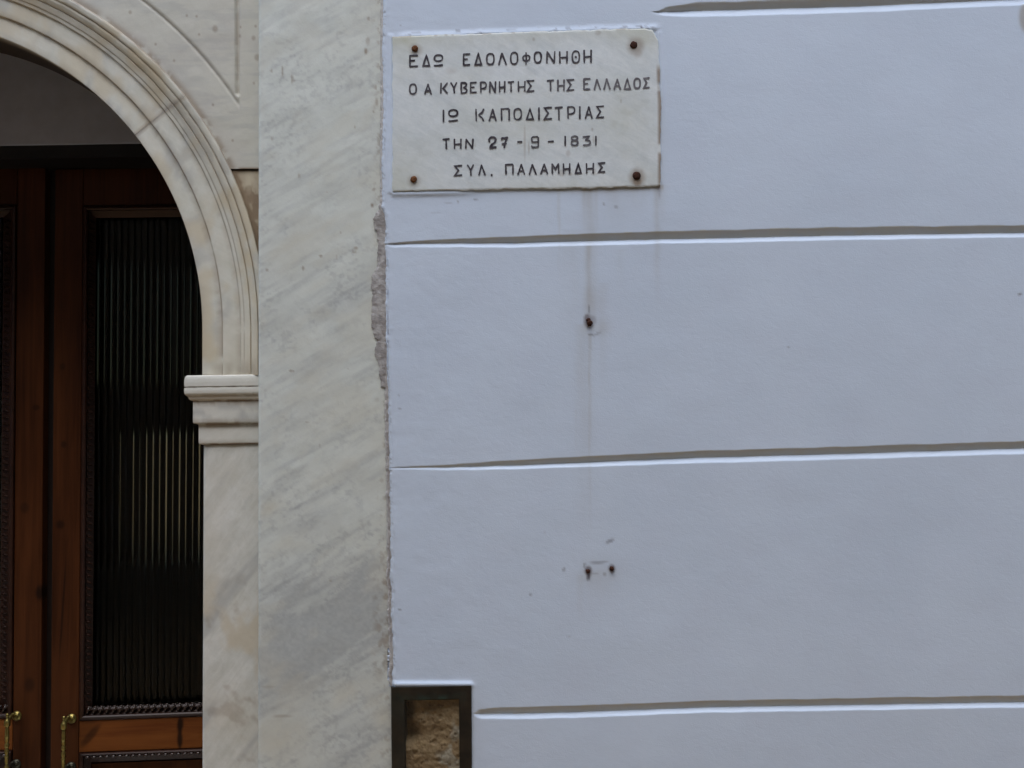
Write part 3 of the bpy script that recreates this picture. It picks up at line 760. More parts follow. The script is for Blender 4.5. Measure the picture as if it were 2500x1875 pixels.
# ------------------------------------------------------------------ pilasters
def pilaster():
    pil = thing('marble_pilaster', 'broad flat pilaster of pale grey green veined marble between arch and plaster', 'pilaster', (float(P(790, 1000, 0.05)[0]), 0.05, 0))
    xe = float(P(628.5, 1000, 0.006)[0])
    xr = float(P(962, 1200, 0.006)[0])
    cols = [(xe, 0.168), (xe, .06), (xe, .014), (xe + .0008, .0115), (xe + .003, .0085), (xe + .0065, .0068), (xe + .010, .0062)] + [(x, .006) for x in np.linspace(xe + .014, xr, 96)]
    zt = P(800, -60, .006)[2]; zb = P(800, 1930, .006)[2]
    zs = np.concatenate([np.linspace(6.1, zt + .05, 8), np.linspace(zt, zb, 620), np.linspace(zb - .05, 0, 7)])
    V = np.array([[(x, y, z) for x, y in cols] for z in zs], float)
    X = (V[:, :, 0] - P(628, 937, .006)[0]) / S + 628; Yp = 937 - (V[:, :, 2] - P(790, 937, .006)[2]) / S
    V[:, 6:, 1] += 0.0016 * (fbm(X[:, 6:] / 60, Yp[:, 6:] / 60, 171, 3) - .5)
    # lightly chipped arris
    V[:, 2:6, 0] += 0.0012 * np.clip(fbm(Yp[:, 2:6] / 30, 0 * Yp[:, 2:6], 173, 4) - .45, 0, 1)
    D = (X - 628) * 0.55 + Yp          # constant along the veins (rising to the right)
    E = X - 0.5 * Yp
    def blob(x, y, a, b_, rot=-0.5):
        c, s_ = math.cos(rot), math.sin(rot)
        u = (X - x) * c + (Yp - y) * s_; v = -(X - x) * s_ + (Yp - y) * c
        return np.exp(-(u / a) ** 2 - (v / b_) ** 2)
    vn = fbm(D / 26, E / 150, 175, 5)
    grey = 0.22 * sstep(.5, .75, fbm(D / 15, E / 110, 176, 5)) + 0.12 * sstep(.45, .7, vn)
    for x, y, a, b_, k, rot in [(740, 1560, 130, 40, .75, -.5), (860, 1500, 120, 45, .7, -.5), (720, 1440, 60, 35, .45, -.5), (900, 1420, 60, 50, .6, -1.0), (700, 1650, 60, 30, .5, -.4), (820, 1610, 150, 35, .45, -.4), (850, 735, 90, 14, .3, -.55), (690, 270, 130, 12, .22, -.5), (760, 760, 200, 18, .2, -.45), (700, 90, 110, 30, .22, -.5), (830, 1240, 120, 25, .25, -.45), (740, 1380, 140, 30, .25, -.4), (880, 690, 60, 14, .25, -.5), (860, 1780, 90, 60, .3, -.8)]:
        grey += 0.72 * k * blob(x, y, a * 1.15, b_ * 1.3, rot) * (0.30 + 0.9 * sstep(.3, .75, fbm(D / 17, E / 75, 178, 5)))
    grey += 0.40 * blob(800, 1530, 210, 80, -.35) * (0.25 + .9 * sstep(.35, .7, fbm(D / 30, E / 90, 190, 5))) + 0.14 * sstep(1330, 1480, Yp) + .25 * sstep(.5, .68, fbm(X / 9, Yp / 8, 186, 4)) * sstep(.4, .65, fbm(X / 70, Yp / 60, 188, 3))
    low_ = 0.16 + 0.6 * np.clip(blob(800, 1520, 230, 110, -.35), 0, 1)
    vein = np.exp(-((fbm(D / 40, E / 160, 194, 6) - .5) / .018) ** 2) + .7 * np.exp(-((fbm(D / 18, E / 90, 196, 5) - .48) / .022) ** 2)
    grey += np.clip(vein, 0, 1) * low_ * (.3 + fbm(X / 40, Yp / 40, 198, 3))
    warm = 0.25 * sstep(.5, .7, fbm(D / 60 + 4, E / 120, 177, 4))
    for x, y, a, b_, k in [(655, 1240, 22, 16, .9), (690, 1330, 60, 20, .35), (660, 1620, 30, 80, .3), (690, 1800, 70, 70, .45), (930, 1740, 25, 40, .5), (700, 640, 60, 60, .2), (850, 1690, 100, 30, .3), (760, 560, 90, 14, .3), (780, 690, 40, 10, .3)]:
        warm += k * blob(x, y, a, b_) * (0.4 + fbm(X / 20, Yp / 20, 179, 3))
    dirt = np.zeros_like(X)
    for x, y, rx, ry, k in [(663, 150, 2.5, 4, .5), (691, 152, 2, 12, .55), (715, 172, 2.5, 11, .5), (718, 176, 5, 3, .4), (900, 104, 4, 7, .7), (905, 78, 5, 10, .4), (907, 20, 3, 5, .5), (732, 418, 2.5, 6, .4), (665, 323, 2, 5, .35), (785, 620, 4, 3, .6), (741, 650, 3, 5, .6), (652, 653, 2.5, 4, .5), (872, 602, 5, 4, .5), (865, 610, 2, 4, .4), (824, 624, 2, 6, .3), (870, 612, 3, 3, .4), (710, 904, 3, 3, .6), (716, 905, 2.5, 2.5, .5), (780, 1088, 2, 4, .3), (871, 297, 2, 4, .4), (919, 259, 2, 3, .5), (924, 197, 3, 6, .5), (926, 235, 4, 9, .45), (913, 495, 3, 5, .7), (750, 1030, 4, 2, .3), (835, 563, 2, 3, .3), (800, 460, 2, 2, .3), (806, 1415, 2, 3, .5), (919, 454, 2.5, 3, .5), (917, 456, 3, 4, .4), (850, 900, 2, 2, .3), (655, 1665, 14, 3, .25), (690, 1735, 22, 3, .3)]:
        dirt = np.maximum(dirt, k * sstep(1.5, .6, np.hypot((X - x) / rx, (Yp - y) / ry)))
    rg = sstep(.6, .72, fbm(X / 10, Yp / 14, 181, 4)) * sstep(905, 938, X) * 0.4 * (1 - sstep(480, 520, Yp) * .3)
    rg = np.maximum(rg, sstep(.5, .66, fbm(X / 14, Yp / 18, 183, 4)) * sstep(900, 925, X) * sstep(1380, 1420, Yp) * sstep(1680, 1600, Yp) * .45)
    dirt = np.maximum(dirt, rg)
    red = [(660, 1755, 30, 2.5, -.35), (655, 1532, 22, 2.5, -.6)]
    V2 = V
    o = grid('shaft', V2, M_pil, pil, dict(grey=np.clip(grey, 0, .62) * (0.80 + .6 * fbm(X / 7, Yp / 6, 192, 4)), warm=np.clip(warm, 0, .9), dirt=dirt))
    o.data.set_sharp_from_angle(angle=math.radians(60))
    # twin at the far side of the doorway
    p2 = thing('marble_pilaster', 'matching marble pilaster at the far left side of the arched doorway', 'pilaster', (2 * DCX - pil.location.x, 0.05, 0))
    b = MB(); b.box(2 * DCX - xr, 2 * DCX - xe, .006, .168, 0, 6.1); b.build('shaft', M_pil, p2, bevel=.003)
pilaster()

# ------------------------------------------------------------------ inscribed plaque
YP = -0.0045
plaque = thing('marble_plaque', 'pale marble plaque with black Greek lettering and four rusty screws on the plaster wall', 'plaque', tuple(P(1285, 462, 0.0)))
def build_plaque():
    nx, ny = 330, 200
    u = np.linspace(0, 1, nx); v = np.linspace(0, 1, ny)
    U, Vv = np.meshgrid(u, v)
    x0 = 958 + 655 * U
    Yp = PQ['top'](x0) + (PQ['bot'](x0) - PQ['top'](x0)) * Vv
    X = PQ['left'](Yp) + (PQ['right'](Yp) - PQ['left'](Yp)) * U
    Yp = PQ['top'](X) + (PQ['bot'](X) - PQ['top'](X)) * Vv
    # rounded chipped upper right corner, uneven edges
    cor = np.clip(1 - np.hypot((1 - U) * 655, Vv * 390) / 30, 0, 1)
    X = X - 10 * cor; Yp = Yp + 6 * cor
    ed = np.minimum(np.minimum(U * 655, (1 - U) * 655), np.minimum(Vv * 385, (1 - Vv) * 385))
    X = X + 2.2 * (fbm(Yp / 16, 0 * Yp, 201, 4) - .5) * (ed < 1) * 2; Yp = Yp + 2.2 * (fbm(X / 16, 0 * X, 203, 4) - .5) * (ed < 1) * 2
    dep = YP + 0.0009 * np.exp(-ed / 1.3) + 0.0007 * (fbm(X / 60, Yp / 60, 205, 3) - .5)
    n1 = fbm(X / 25, Yp / 25, 207, 4)
    warm = 0.45 * gauss(U, 0, .16) * gauss(Vv, 1, .35) + .5 * gauss(U, .04, .12) * gauss(Vv, 0, .12) + .3 * gauss(Vv, 0, .08) + .5 * gauss(U, .95, .1) * gauss(Vv, 0, .14) + .35 * gauss(U, .87, .1) * gauss(Vv, .55, .25) + .3 * gauss(U, .5, .25) * gauss(Vv, .6, .2) + .3 * gauss(U, .6, .25) * gauss(Vv, 1, .08)
    warm = warm * (0.5 + n1)
    dirt = np.zeros_like(X)
    for x, y, rx, ry, k in [(1552, 112, 19, 21, .50), (1557, 123, 12, 16, .4), (1556, 433, 18, 20, .65), (1556, 441, 13, 13, .8), (1015, 122, 15, 15, .35), (1011, 442, 15, 15, .35), (1566, 420, 4, 6, .5),
                            (1446, 316, 2, 4, .4), (1449, 340, 2.5, 10, .22), (1387, 374, 5, 8, .28), (1281, 350, 2.5, 40, .3), (1291, 362, 2, 14, .35), (1372, 423, 9, 8, .3), (1392, 425, 5, 4, .35), (1450, 418, 5, 6, .25), (1100, 172, 14, 8, .12), (1450, 425, 8, 3, .25), (1516, 247, 2, 5, .3), (1303, 96, 3, 4, .3), (1460, 80, 7, 6, .3), (1400, 160, 7, 8, .1), (1160, 355, 3, 5, .15), (1240, 460, 14, 2.5, .35)]:
        dirt = np.maximum(dirt, k * sstep(1.5, .5, np.hypot((X - x) / rx, (Yp - y) / ry)) * (.7 + .6 * n1))
    dirt = np.maximum(dirt, 0.45 * sstep(4.5, 1.5, Vv * 385) * sstep(.52, .64, fbm(X / 18, 0 * X, 211, 3)))
    dirt = np.maximum(dirt, 0.75 * sstep(10, 3, (1 - U) * 655) * sstep(.25, .5, fbm(Yp / 30, 0 * Yp, 213, 3)) * sstep(150, 175, Yp))
    dirt = np.maximum(dirt, .3 * sstep(9, 4, (1 - U) * 655) * sstep(150, 175, Yp) * sstep(330, 250, Yp))
    V = P(X, Yp, dep)
    # side walls: ring of the border pushed into the wall
    top = V[:1].copy(); top[..., 1] = .006; bot = V[-1:].copy(); bot[..., 1] = .006
    V = np.concatenate([top, V, bot], 0)
    lf = V[:, :1].copy(); lf[..., 1] = .006; rt = V[:, -1:].copy(); rt[..., 1] = .006
    V = np.concatenate([lf, V, rt], 1)
    pad = lambda a: np.pad(a, 1, mode='edge')
    o = grid('slab', V, M_plaque, plaque, dict(warm=pad(np.clip(warm, 0, .9)), dirt=pad(dirt), grey=pad(0.10 * sstep(.55, .75, n1))))
    o.data.set_sharp_from_angle(angle=math.radians(50))
build_plaque()

def superell(cx, cy, rx, ry, n=24, p=2.6, a0=0):
    out = []
    for k in range(n):
        a = a0 + 2 * math.pi * k / n
        c, s_ = math.cos(a), math.sin(a)
        out.append((cx + rx * math.copysign(abs(c) ** (2 / p), c), cy + ry * math.copysign(abs(s_) ** (2 / p), s_)))
    return out
def smooth(pts, n=6):
    out = []
    for i in range(len(pts) - 1):
        p0 = pts[max(i - 1, 0)]; p1 = pts[i]; p2 = pts[i + 1]; p3 = pts[min(i + 2, len(pts) - 1)]
        for k in range(n):
            t = k / n
            out.append(tuple(0.5 * (2 * p1[a] + (p2[a] - p0[a]) * t + (2 * p0[a] - 5 * p1[a] + 4 * p2[a] - p3[a]) * t * t + (3 * p1[a] - p0[a] - 3 * p2[a] + p3[a]) * t ** 3) for a in (0, 1)))
    return out + [pts[-1]]
O_ = ('c', superell(.5, .5, .5, .5, 28))
GLY = {
 'E': [('o', [(0, 0), (0, 1)]), ('o', [(0, 0.01), (1, 0)]), ('o', [(0, .48), (.62, .46)]), ('o', [(0, 1), (1, .99)])],
 'D': [('c', [(.5, 0), (0, 1), (1, 1)])],
 'W': [('c', superell(.5, .29, .5, .29, 24, 2.4)), ('o', [(.0, 1), (.5, 1.0), (1, .95)])],
 'O': [O_],
 'L': [('o', [(0, 1), (.42, 0)]), ('o', [(.42, 0), (1, 1)])],
 'F': [('c', superell(.5, .45, .5, .24, 22, 2.3)), ('o', [(.46, 0), (.5, .5), (.44, 1)])],
 'N': [('o', [(0, 1), (.05, 0)]), ('o', [(.05, 0), (.92, 1)]), ('o', [(.92, 1), (1, 0)])],
 'H': [('o', [(0, 0), (.03, 1)]), ('o', [(1, 0), (.97, 1)]), ('o', [(0, .56), (1, .52)])],
 'Q': [O_, ('o', [(.42, .5), (.58, .52)]), ('o', [(.5, .46), (.5, .56)])],
 'A': [('o', [(0, 1), (.5, 0)]), ('o', [(.5, 0), (1, 1)]), ('o', [(.22, .66), (.82, .68)])],
 'K': [('o', [(0, 0), (.05, 1)]), ('o', smooth([(1, 0), (.8, .28), (.38, .5), (.75, .72), (.98, 1)]))],
 'k': [('o', [(.05, 0), (.0, 1)]), ('o', [(1, 0), (.38, .52), (1, 1)])],
 'Y': [('o', [(0, 0), (.55, .5)]), ('o', [(1, 0), (.55, .5)]), ('o', [(.55, .5), (.6, 1)])],
 'B': [('o', [(0, 0), (0.02, 1)]), ('o', smooth([(0, 0), (.6, .0), (.9, .13), (.82, .32), (.45, .5)])), ('o', smooth([(.45, .5), (.8, .58), (1, .76), (.75, .96), (.02, 1)]))],
 'P': [('o', [(0, 0), (.04, 1)]), ('o', smooth([(0, 0), (.65, 0), (.98, .14), (.98, .42), (.7, .58), (.04, .63)]))],
 'T': [('o', [(0, .04), (1, 0)]), ('o', [(.5, .02), (.54, 1)])],
 'S': [('o', [(1, .0), (0.04, .03), (.55, .48), (0.02, 1), (1, .97)])],
 'I': [('o', [(.5, 0), (.5, 1)])],
 'G': [('o', [(0.04, 1), (0, .02), (.9, 0), (1, .1), (1, 1)])],
 'M': [('o', [(0.04, 1), (0, 0)]), ('o', [(0, 0), (.5, .55), (.95, 0)]), ('o', [(.95, 0), (1, 1)])],
 '2': [('o', smooth([(.1, .42), (.02, .2), (.3, 0), (.75, .02), (.95, .22), (.8, .5), (.45, .7), (.2, .97)])), ('o', [(.15, 1), (1, .97)])],
 '7': [('o', smooth([(.02, .2), (.12, .05), (.5, .06), (1, 0)])), ('o', [(1, 0), (.62, .5), (.45, 1)]), ('o', [(.1, .64), (.78, .6)])],
 '9': [('o', [(.96, .5), (.08, .5), (.03, .12), (.2, .01), (.85, 0), (1, .1), (1, .88), (.9, .97), (.12, 1), (.02, .86)])],
 '8': [('c', superell(.5, .22, .46, .22, 22, 2.2)), ('c', superell(.5, .73, .5, .27, 24, 2.3))],
 '3': [('o', [(0, .06), (.85, 0), (.36, .42)]), ('o', smooth([(.36, .42), (.85, .5), (1, .74), (.8, .97), (.05, 1)]))],
 '-': [('o', [(0, .5), (1, .45)])],
 '.': [('o', [(.35, .5), (.65, .5)])],
}
def c1(x, y): return 940 + x / 6.506, 60 + y / 6.506
def c2(x, y): return 1280 + x / 6.506, 60 + y / 6.506
def c3(x, y): return 940 + x / 6.506, 240 + y / 6.506
def c4(x, y): return 1280 + x / 6.506, 240 + y / 6.506
LINES = [
 [(c1, 'E', 395, 515, 490, 663), (c1, 'D', 606, 706, 490, 655), (c1, 'W', 785, 912, 482, 650), (c1, 'E', 1248, 1345, 467, 640), (c1, 'D', 1434, 1530, 462, 635), (c1, 'O', 1616, 1730, 462, 632), (c1, 'L', 1808, 1925, 457, 632), (c1, 'O', 1996, 2106, 442, 625), (c2, 'F', -22, 86, 448, 628), (c2, 'O', 162, 268, 437, 603), (c2, 'N', 358, 485, 430, 607), (c2, 'H', 562, 680, 430, 602), (c2, 'Q', 762, 874, 420, 605), (c2, 'H', 950, 1062, 408, 598)],
 [(c1, 'O', 392, 495, 945, 1100), (c1, 'A', 632, 732, 948, 1102), (c1, 'k', 885, 988, 930, 1088), (c1, 'Y', 1046, 1136, 925, 1082), (c1, 'B', 1209, 1300, 925, 1086), (c1, 'E', 1360, 1448, 920, 1077), (c1, 'P', 1519, 1605, 916, 1076), (c1, 'N', 1662, 1756, 910, 1076), (c1, 'H', 1818, 1902, 905, 1072), (c1, 'T', 1957, 2043, 908, 1060), (c1, 'H', 2118, 2222, 905, 1058), (c2, 'S', 48, 152, 890, 1060),
  (c2, 'T', 367, 463, 885, 1046), (c2, 'H', 533, 632, 880, 1046), (c2, 'S', 684, 786, 875, 1042), (c2, 'E', 948, 1042, 860, 1028), (c2, 'L', 1113, 1208, 872, 1030), (c2, 'L', 1268, 1362, 864, 1026), (c2, 'A', 1428, 1526, 868, 1026), (c2, 'D', 1590, 1682, 862, 1022), (c2, 'O', 1746, 1840, 856, 1010), (c2, 'S', 1898, 1982, 848, 1003)],
 [(c3, 'I', 918, 938, 190, 370), (c3, 'W', 1015, 1150, 182, 358), (c3, 'K', 1444, 1566, 174, 355), (c3, 'A', 1658, 1762, 175, 352), (c3, 'G', 1848, 1972, 164, 347), (c3, 'O', 2050, 2165, 166, 335), (c4, 'D', 38, 142, 170, 332), (c4, 'I', 223, 243, 150, 336), (c4, 'S', 318, 432, 146, 330), (c4, 'T', 492, 602, 142, 340), (c4, 'P', 692, 798, 136, 316), (c4, 'I', 872, 892, 134, 320), (c4, 'A', 973, 1076, 136, 316), (c4, 'S', 1148, 1258, 125, 305)],
 [(c3, 'T', 922, 1018, 645, 796), (c3, 'H', 1102, 1206, 650, 796), (c3, 'N', 1283, 1397, 650, 792), (c3, '2', 1650, 1762, 620, 782), (c3, '7', 1853, 1942, 622, 782), (c3, '-', 2108, 2172, 680, 704), (c4, '9', 115, 222, 610, 778), (c4, '-', 383, 462, 673, 697), (c4, 'I', 640, 660, 604, 752), (c4, '8', 748, 850, 600, 746), (c4, '3', 934, 1046, 603, 742), (c4, 'I', 1127, 1147, 603, 742)],
 [(c3, 'S', 1104, 1216, 1070, 1226), (c3, 'Y', 1312, 1402, 1060, 1222), (c3, 'L', 1492, 1588, 1060, 1216), (c3, '.', 1680, 1706, 1208, 1232), (c3, 'G', 1918, 2032, 1050, 1202), (c3, 'A', 2112, 2216, 1052, 1206), (c4, 'L', 82, 188, 1054, 1206), (c4, 'A', 265, 367, 1046, 1196), (c4, 'M', 442, 548, 1042, 1192), (c4, 'H', 622, 722, 1040, 1192), (c4, 'D', 814, 902, 1042, 1186), (c4, 'H', 988, 1097, 1036, 1186), (c4, 'S', 1180, 1278, 1026, 1172)],
]
t = NT('black_letter_paint')
_nz = t.noise(240, 4, 0.6)
_c = t.mix(t.ramp(_nz, [(0.35, 0), (0.7, 1)]), (0.022, 0.018, 0.028), (0.050, 0.043, 0.055))
_c = t.mix(t.attr('fade'), _c, (0.24, 0.24, 0.26))
M_ink = t.set(_c, 0.7, spec=0.2)

def ribbon(pts, w, closed):
    """left and right rails of a mitred stroke in pixel space, round ends"""
    pts = [np.array(p, float) for p in pts]
    # resample
    q = []
    m_ = len(pts) if closed else len(pts) - 1
    for i in range(m_):
        a, b_ = pts[i], pts[(i + 1) % len(pts)]
        k = max(1, int(np.hypot(*(b_ - a)) / 3.0))
        for j in range(k): q.append(a + (b_ - a) * j / k)
    if not closed: q.append(pts[-1])
    n = len(q); L = []; R = []
    for i in range(n):
        pa = q[(i - 1) % n] if (closed or i > 0) else q[0]; pb = q[(i + 1) % n] if (closed or i < n - 1) else q[-1]
        d1 = q[i] - pa; d2 = pb - q[i]
        if np.hypot(*d1) < 1e-6: d1 = d2
        if np.hypot(*d2) < 1e-6: d2 = d1
        d1 = d1 / np.hypot(*d1); d2 = d2 / np.hypot(*d2)
        n1 = np.array([-d1[1], d1[0]]); n2 = np.array([-d2[1], d2[0]])
        mm = n1 + n2
        ln = np.hypot(*mm)
        mm = n1 if ln < 0.35 else mm / ln
        k = 1 / max(0.5, np.dot(mm, n1))
        ww = w * (0.80 + 0.55 * float(noise2(q[i][0] / 6.0, q[i][1] / 6.0, 77)) + 0.08 * random.random())
        L.append(q[i] + mm * ww * k); R.append(q[i] - mm * ww * k)
    if not closed:
        for e, i0, sgn in ((0, 0, -1), (1, n - 1, 1)):
            dd = (q[1] - q[0]) if e == 0 else (q[-1] - q[-2]); dd = dd / np.hypot(*dd) * sgn
            nn = (L[i0] - R[i0]) / 2; c_ = q[i0] + dd * w * 0.75
            if e == 0: L.insert(0, c_ + nn * .55); R.insert(0, c_ - nn * .55)
            else: L.append(c_ + nn * .55); R.append(c_ - nn * .55)
    return L, R

def inscription():
    random.seed(4)
    words = []
    for li, line in enumerate(LINES):
        last = None
        for e in line:
            xl = e[0](e[2], e[4])[0]
            if last is None or xl - last > 17: words.append((li, []))
            words[-1][1].append(e); last = e[0](e[3], e[4])[0]
    for li, line in words:
        vs = []; fs = []; fade = []
        lift = 0
        for conv, ch, xa, xb, ya, yb in line:
            x0, y0 = conv(xa, ya); x1, y1 = conv(xb, yb)
            slope = -0.026
            fd = 0.0
            if li == 1: fd = 0.42 * sstep(1180, 1560, x0)
            if ch in '83': fd = 0.25
            fd = float(fd) + 0.10 * random.random()
            for kind, pts in GLY[ch]:
                jit = 0.5
                ww = 1.75 + 0.2 * random.random()
                if ch in '27': ww = 2.25
                if ch in '.': ww = 2.4
                pp = []
                for (u, v) in pts:
                    pp.append((x0 + u * (x1 - x0), y0 + v * (y1 - y0) + (u - .5) * (x1 - x0) * slope))
                L, R = ribbon(pp, ww, kind == 'c')
                base = len(vs); n = len(L)
                lift += 1
                d = YP - 0.0009 - 0.00003 * (lift % 6)
                for a, b_ in zip(L, R):
                    for q in (a, b_):
                        vs.append(P(q[0], q[1], d)); fade.append(min(1, fd + 0.25 * float(noise2(q[0] / 9, q[1] / 9, 5)) ** 2))
                m_ = n if kind == 'c' else n - 1
                for i in range(m_):
                    j = (i + 1) % n
                    fs.append((base + 2 * i, base + 2 * j, base + 2 * j + 1, base + 2 * i + 1))
        me = np_mesh('inscription_word', np.array(vs), np.array(fs), attrs=dict(fade=np.array(fade)))
        o = link_mesh('inscription_word', me, M_ink, plaque)
inscription()

def screw(px, py, r, mat, out=0.004):
    c = P(px, py, YP)
    b = MB(); random.seed(int(px))
    s_ = r * S
    b.lathe(c, (0, -1, 0), [(-.001, s_ * 1.0), (out * .3, s_ * 1.02), (out * .8, s_ * .85), (out, s_ * .5), (out * .92, s_ * .12), (out * .9, 0.0002)], 18, 0.16)
    b.build('screw', mat, plaque, smooth=True)
screw(1013, 119, 8.0, M_rusthead, .005); screw(1010, 438, 8.0, M_rusthead, .004); screw(1547, 109.5, 9.0, M_rustdark, .003); screw(1554.5, 429, 10, M_rustdark, .004)

# rusty stubs in the plaster
def bolt(px, py, r, label, prof=None, mat=M_rustdark):
    c = P(px, py, 0.0); random.seed(int(py))
    th = thing('rusty_bolt', label, 'bolt', tuple(c), group='rusty bolts left in the plaster wall')
    b = MB(); s_ = r * S
    b.lathe(c, (0.05, -1, -0.10), [(-.004, s_ * 1.0), (.002, s_ * 1.08), (.004, s_ * .9), (.0055, s_ * .95), (.0068, s_ * .55), (.0066, .0002)], 14, 0.45)
    if r > 6: b.lathe(c + np.array([-.003, 0, .0075]), (0.2, -1, .1), [(-.003, s_ * .6), (.002, s_ * .75), (.004, s_ * .5), (.0044, .0002)], 10, .5)
    b.build('stub', mat, th, smooth=True)
bolt(1439, 789, 7.0, 'rusty bolt stub alone under the dirt streak below the plaque')
bolt(1435.5, 1394, 5.0, 'rusty bolt stub on the left of the pair low on the plaster wall')
bolt(1493.5, 1387.5, 5.0, 'rusty bolt stub on the right of the pair low on the plaster wall')

# ------------------------------------------------------------------ bronze frame with the bare stone behind it
def frame_box():
    fr = thing('display_frame', 'dark bronze frame set in the wall around a patch of bare brown stone', 'frame', tuple(P(1052, 2190, 0.02)))
    O = [(954.5, 1678), (1151, 1674), (1154, 2195), (959, 2200)]
    I = [(988, 1710.5), (1120.5, 1708), (1124, 2165), (991, 2168)]
    def ringgrid():
        n = 26; segs = []
        lo = []; 
        for k in range(4):
            a, b_ = np.array(O[k], float), np.array(O[(k + 1) % 4], float); c, d = np.array(I[k], float), np.array(I[(k + 1) % 4], float)
            m_ = 30
            for j in range(m_):
                t_ = j / m_
                lo.append((a + (b_ - a) * t_, c + (d - c) * t_))
        rows = []; ver = []
        for (o, i_) in lo:
            r = []; vg = []
            for f_, dpt in [(0, .02), (0, -.004), (0.04, -.0062), (.3, -.0065), (.55, -.0062), (.9, -.0060), (.94, -.0058), (.98, -.0050), (1.0, -.003), (1.0, .055)]:
                q = o + (i_ - o) * f_
                r.append(P(q[0], q[1], min(dpt, -.002)) * np.array([1, 0, 1]) + np.array([0, dpt, 0]))
                top = 1 if q[1] < 1712 else 0
                vg.append((0.75 * top * gauss(f_, .82, .2) * (0.25 + 0.9 * sstep(.4, .65, fbm(q[0] / 18, q[1] / 5, 301, 3)))) +   .12 * (q[0] < 1000) * float(noise2(q[0] / 20, q[1] / 30, 9)))
            rows.append(r); ver.append(vg)
        rows.append(rows[0]); ver.append(ver[0])
        return np.array(rows), np.array(ver, float)
    V, vg = ringgrid()
    o = grid('frame', V, M_bronze, fr, dict(verdigris=vg), flip=False)
    o.data.set_sharp_from_angle(angle=math.radians(30))
    # stone
    xs = np.arange(978, 1136, 1.5); ys = np.arange(1700, 2178, 2.0)
    X, Yp = np.meshgrid(xs, ys)
    n1 = fbm(X / 30, Yp / 26, 311, 5); n2 = fbm(X / 9, Yp / 8, 313, 4)
    hole = np.exp(-((X - 1003) / 19) ** 2 - ((Yp - 1788) / 22) ** 2) + .8 * np.exp(-((X - 992) / 14) ** 2 - ((Yp - 1730) / 40) ** 2)
    dep = 0.014 + 0.009 * (n1 - .5) + 0.0035 * (n2 - .5) + 0.034 * hole - 0.010 * sstep(1060, 1120, X)
    patch = sstep(.5, .64, 0.8 * fbm(X / 40 + 3, Yp / 40, 317, 4) + .42 * np.exp(-((X - 1105) / 36) ** 2 - ((Yp - 1860) / 32) ** 2) - .06)
    pit = sstep(.66, .76, fbm(X / 7, Yp / 7, 319, 3)) * .6
    for x, y, r in [(1061, 1812, 7), (1062, 1775, 5), (1014, 1838, 7), (1035, 1765, 4), (1075, 1750, 6), (1032, 1739, 3), (1102, 1780, 4), (1112, 1793, 4), (1072, 1857, 5)]:
        q = sstep(1.4, .5, np.hypot((X - x) / r, (Yp - y) / r)); pit = np.maximum(pit, .45 * q); dep += 0.002 * q
    dep += 0.002 * pit
    t = NT('bare_stone')
    nz = t.noise(120, 6, 0.7); big = t.noise(24, 5, .65)
    c = t.mix(t.ramp(big, [(0.3, 0), (.7, 1)]), (0.165, 0.112, 0.055), (0.250, 0.190, 0.105))
    c = t.mix(t.math('MULTIPLY', t.ramp(nz, [(.5, 0), (.7, 1)]), .5), c, (0.32, 0.26, 0.155))
    c = t.mix(t.attr('patch'), c, (0.29, 0.28, 0.22))
    c = t.mix(t.math('MULTIPLY', t.attr('pit'), .75), c, (0.05, 0.025, 0.014))
    t.set(c, .9, spec=.2); t.bump(nz, .35, .002)
    grid('stone', P(X, Yp, dep), t.m, fr, dict(patch=patch * .8, pit=pit))
    t = NT('frame_glass')
    g1 = t.n('ShaderNodeBsdfTransparent'); g2 = t.n('ShaderNodeBsdfGlossy'); g2.inputs['Roughness'].default_value = .06
    mx = t.n('ShaderNodeMixShader');     mx.inputs[0].default_value = 0.035; t.l(g1.outputs[0], mx.inputs[1]); t.l(g2.outputs[0], mx.inputs[2]); t.l(mx.outputs[0], t.out.inputs[0])
    b = MB(); q = [P(x, y, .003) for x, y in [(986, 1708), (987, 2168), (1125, 2168), (1122, 1706)]]
    b.prism(q, [(v[0], v[1] + .003, v[2]) for v in q]); b.build('glass_pane', t.m, fr)
frame_box()

# ------------------------------------------------------------------ double door
M_stile = mat_wood('red_brown_wood', (0.031, 0.0105, 0.0045), (0.083, 0.0285, 0.0100), 'z', spots=[(tuple(P(97, 1447, .6)), (.012, .02), 0, .9), (tuple(P(146, 1281, .6)), (.012, .012), 0, .7), (tuple(P(60, 1240, .6)), (.012, .015), 0, .5), (tuple(P(155, 1085, .6)), (.008, .010), 0, .6), (tuple(P(72, 1672, .6)), (.014, .02), 0, .6), (tuple(P(152, 1490, .6)), (.003, .14), 0.05, .7), (tuple(P(88, 995, .6)), (.010, .008), 0, .6), (tuple(P(152, 895, .6)), (.008, .01), 0, .5)])
M_rail = mat_wood('orange_brown_wood', (0.118, 0.036, 0.010), (0.220, 0.078, 0.019), 'x', rough=.32, spots=[(tuple(P(437, 1772, .61)), (.009, .022), 0.1, .9), (tuple(P(436, 1808, .61)), (.008, .024), 0, .85), (tuple(P(222, 1795, .61)), (.010, .04), 0.7, .6), (tuple(P(208, 1780, .61)), (.03, .05), 0.4, .35), (tuple(P(436, 1790, .61)), (.004, .07), 0, .6)])
M_bead = mat_wood('carved_wood', (0.014, 0.006, 0.004), (0.034, 0.015, 0.010), 'x', rough=.20)
M_bead.node_tree.nodes['Principled BSDF'].inputs['Specular IOR Level'].default_value = 1.0
M_beadd = mat_wood('dark_carved_wood', (0.012, 0.005, 0.003), (0.030, 0.012, 0.007), 'z', rough=.45)
M_mould = mat_wood('moulding_wood', (0.020, 0.008, 0.005), (0.045, 0.018, 0.011), 'x', rough=.30)
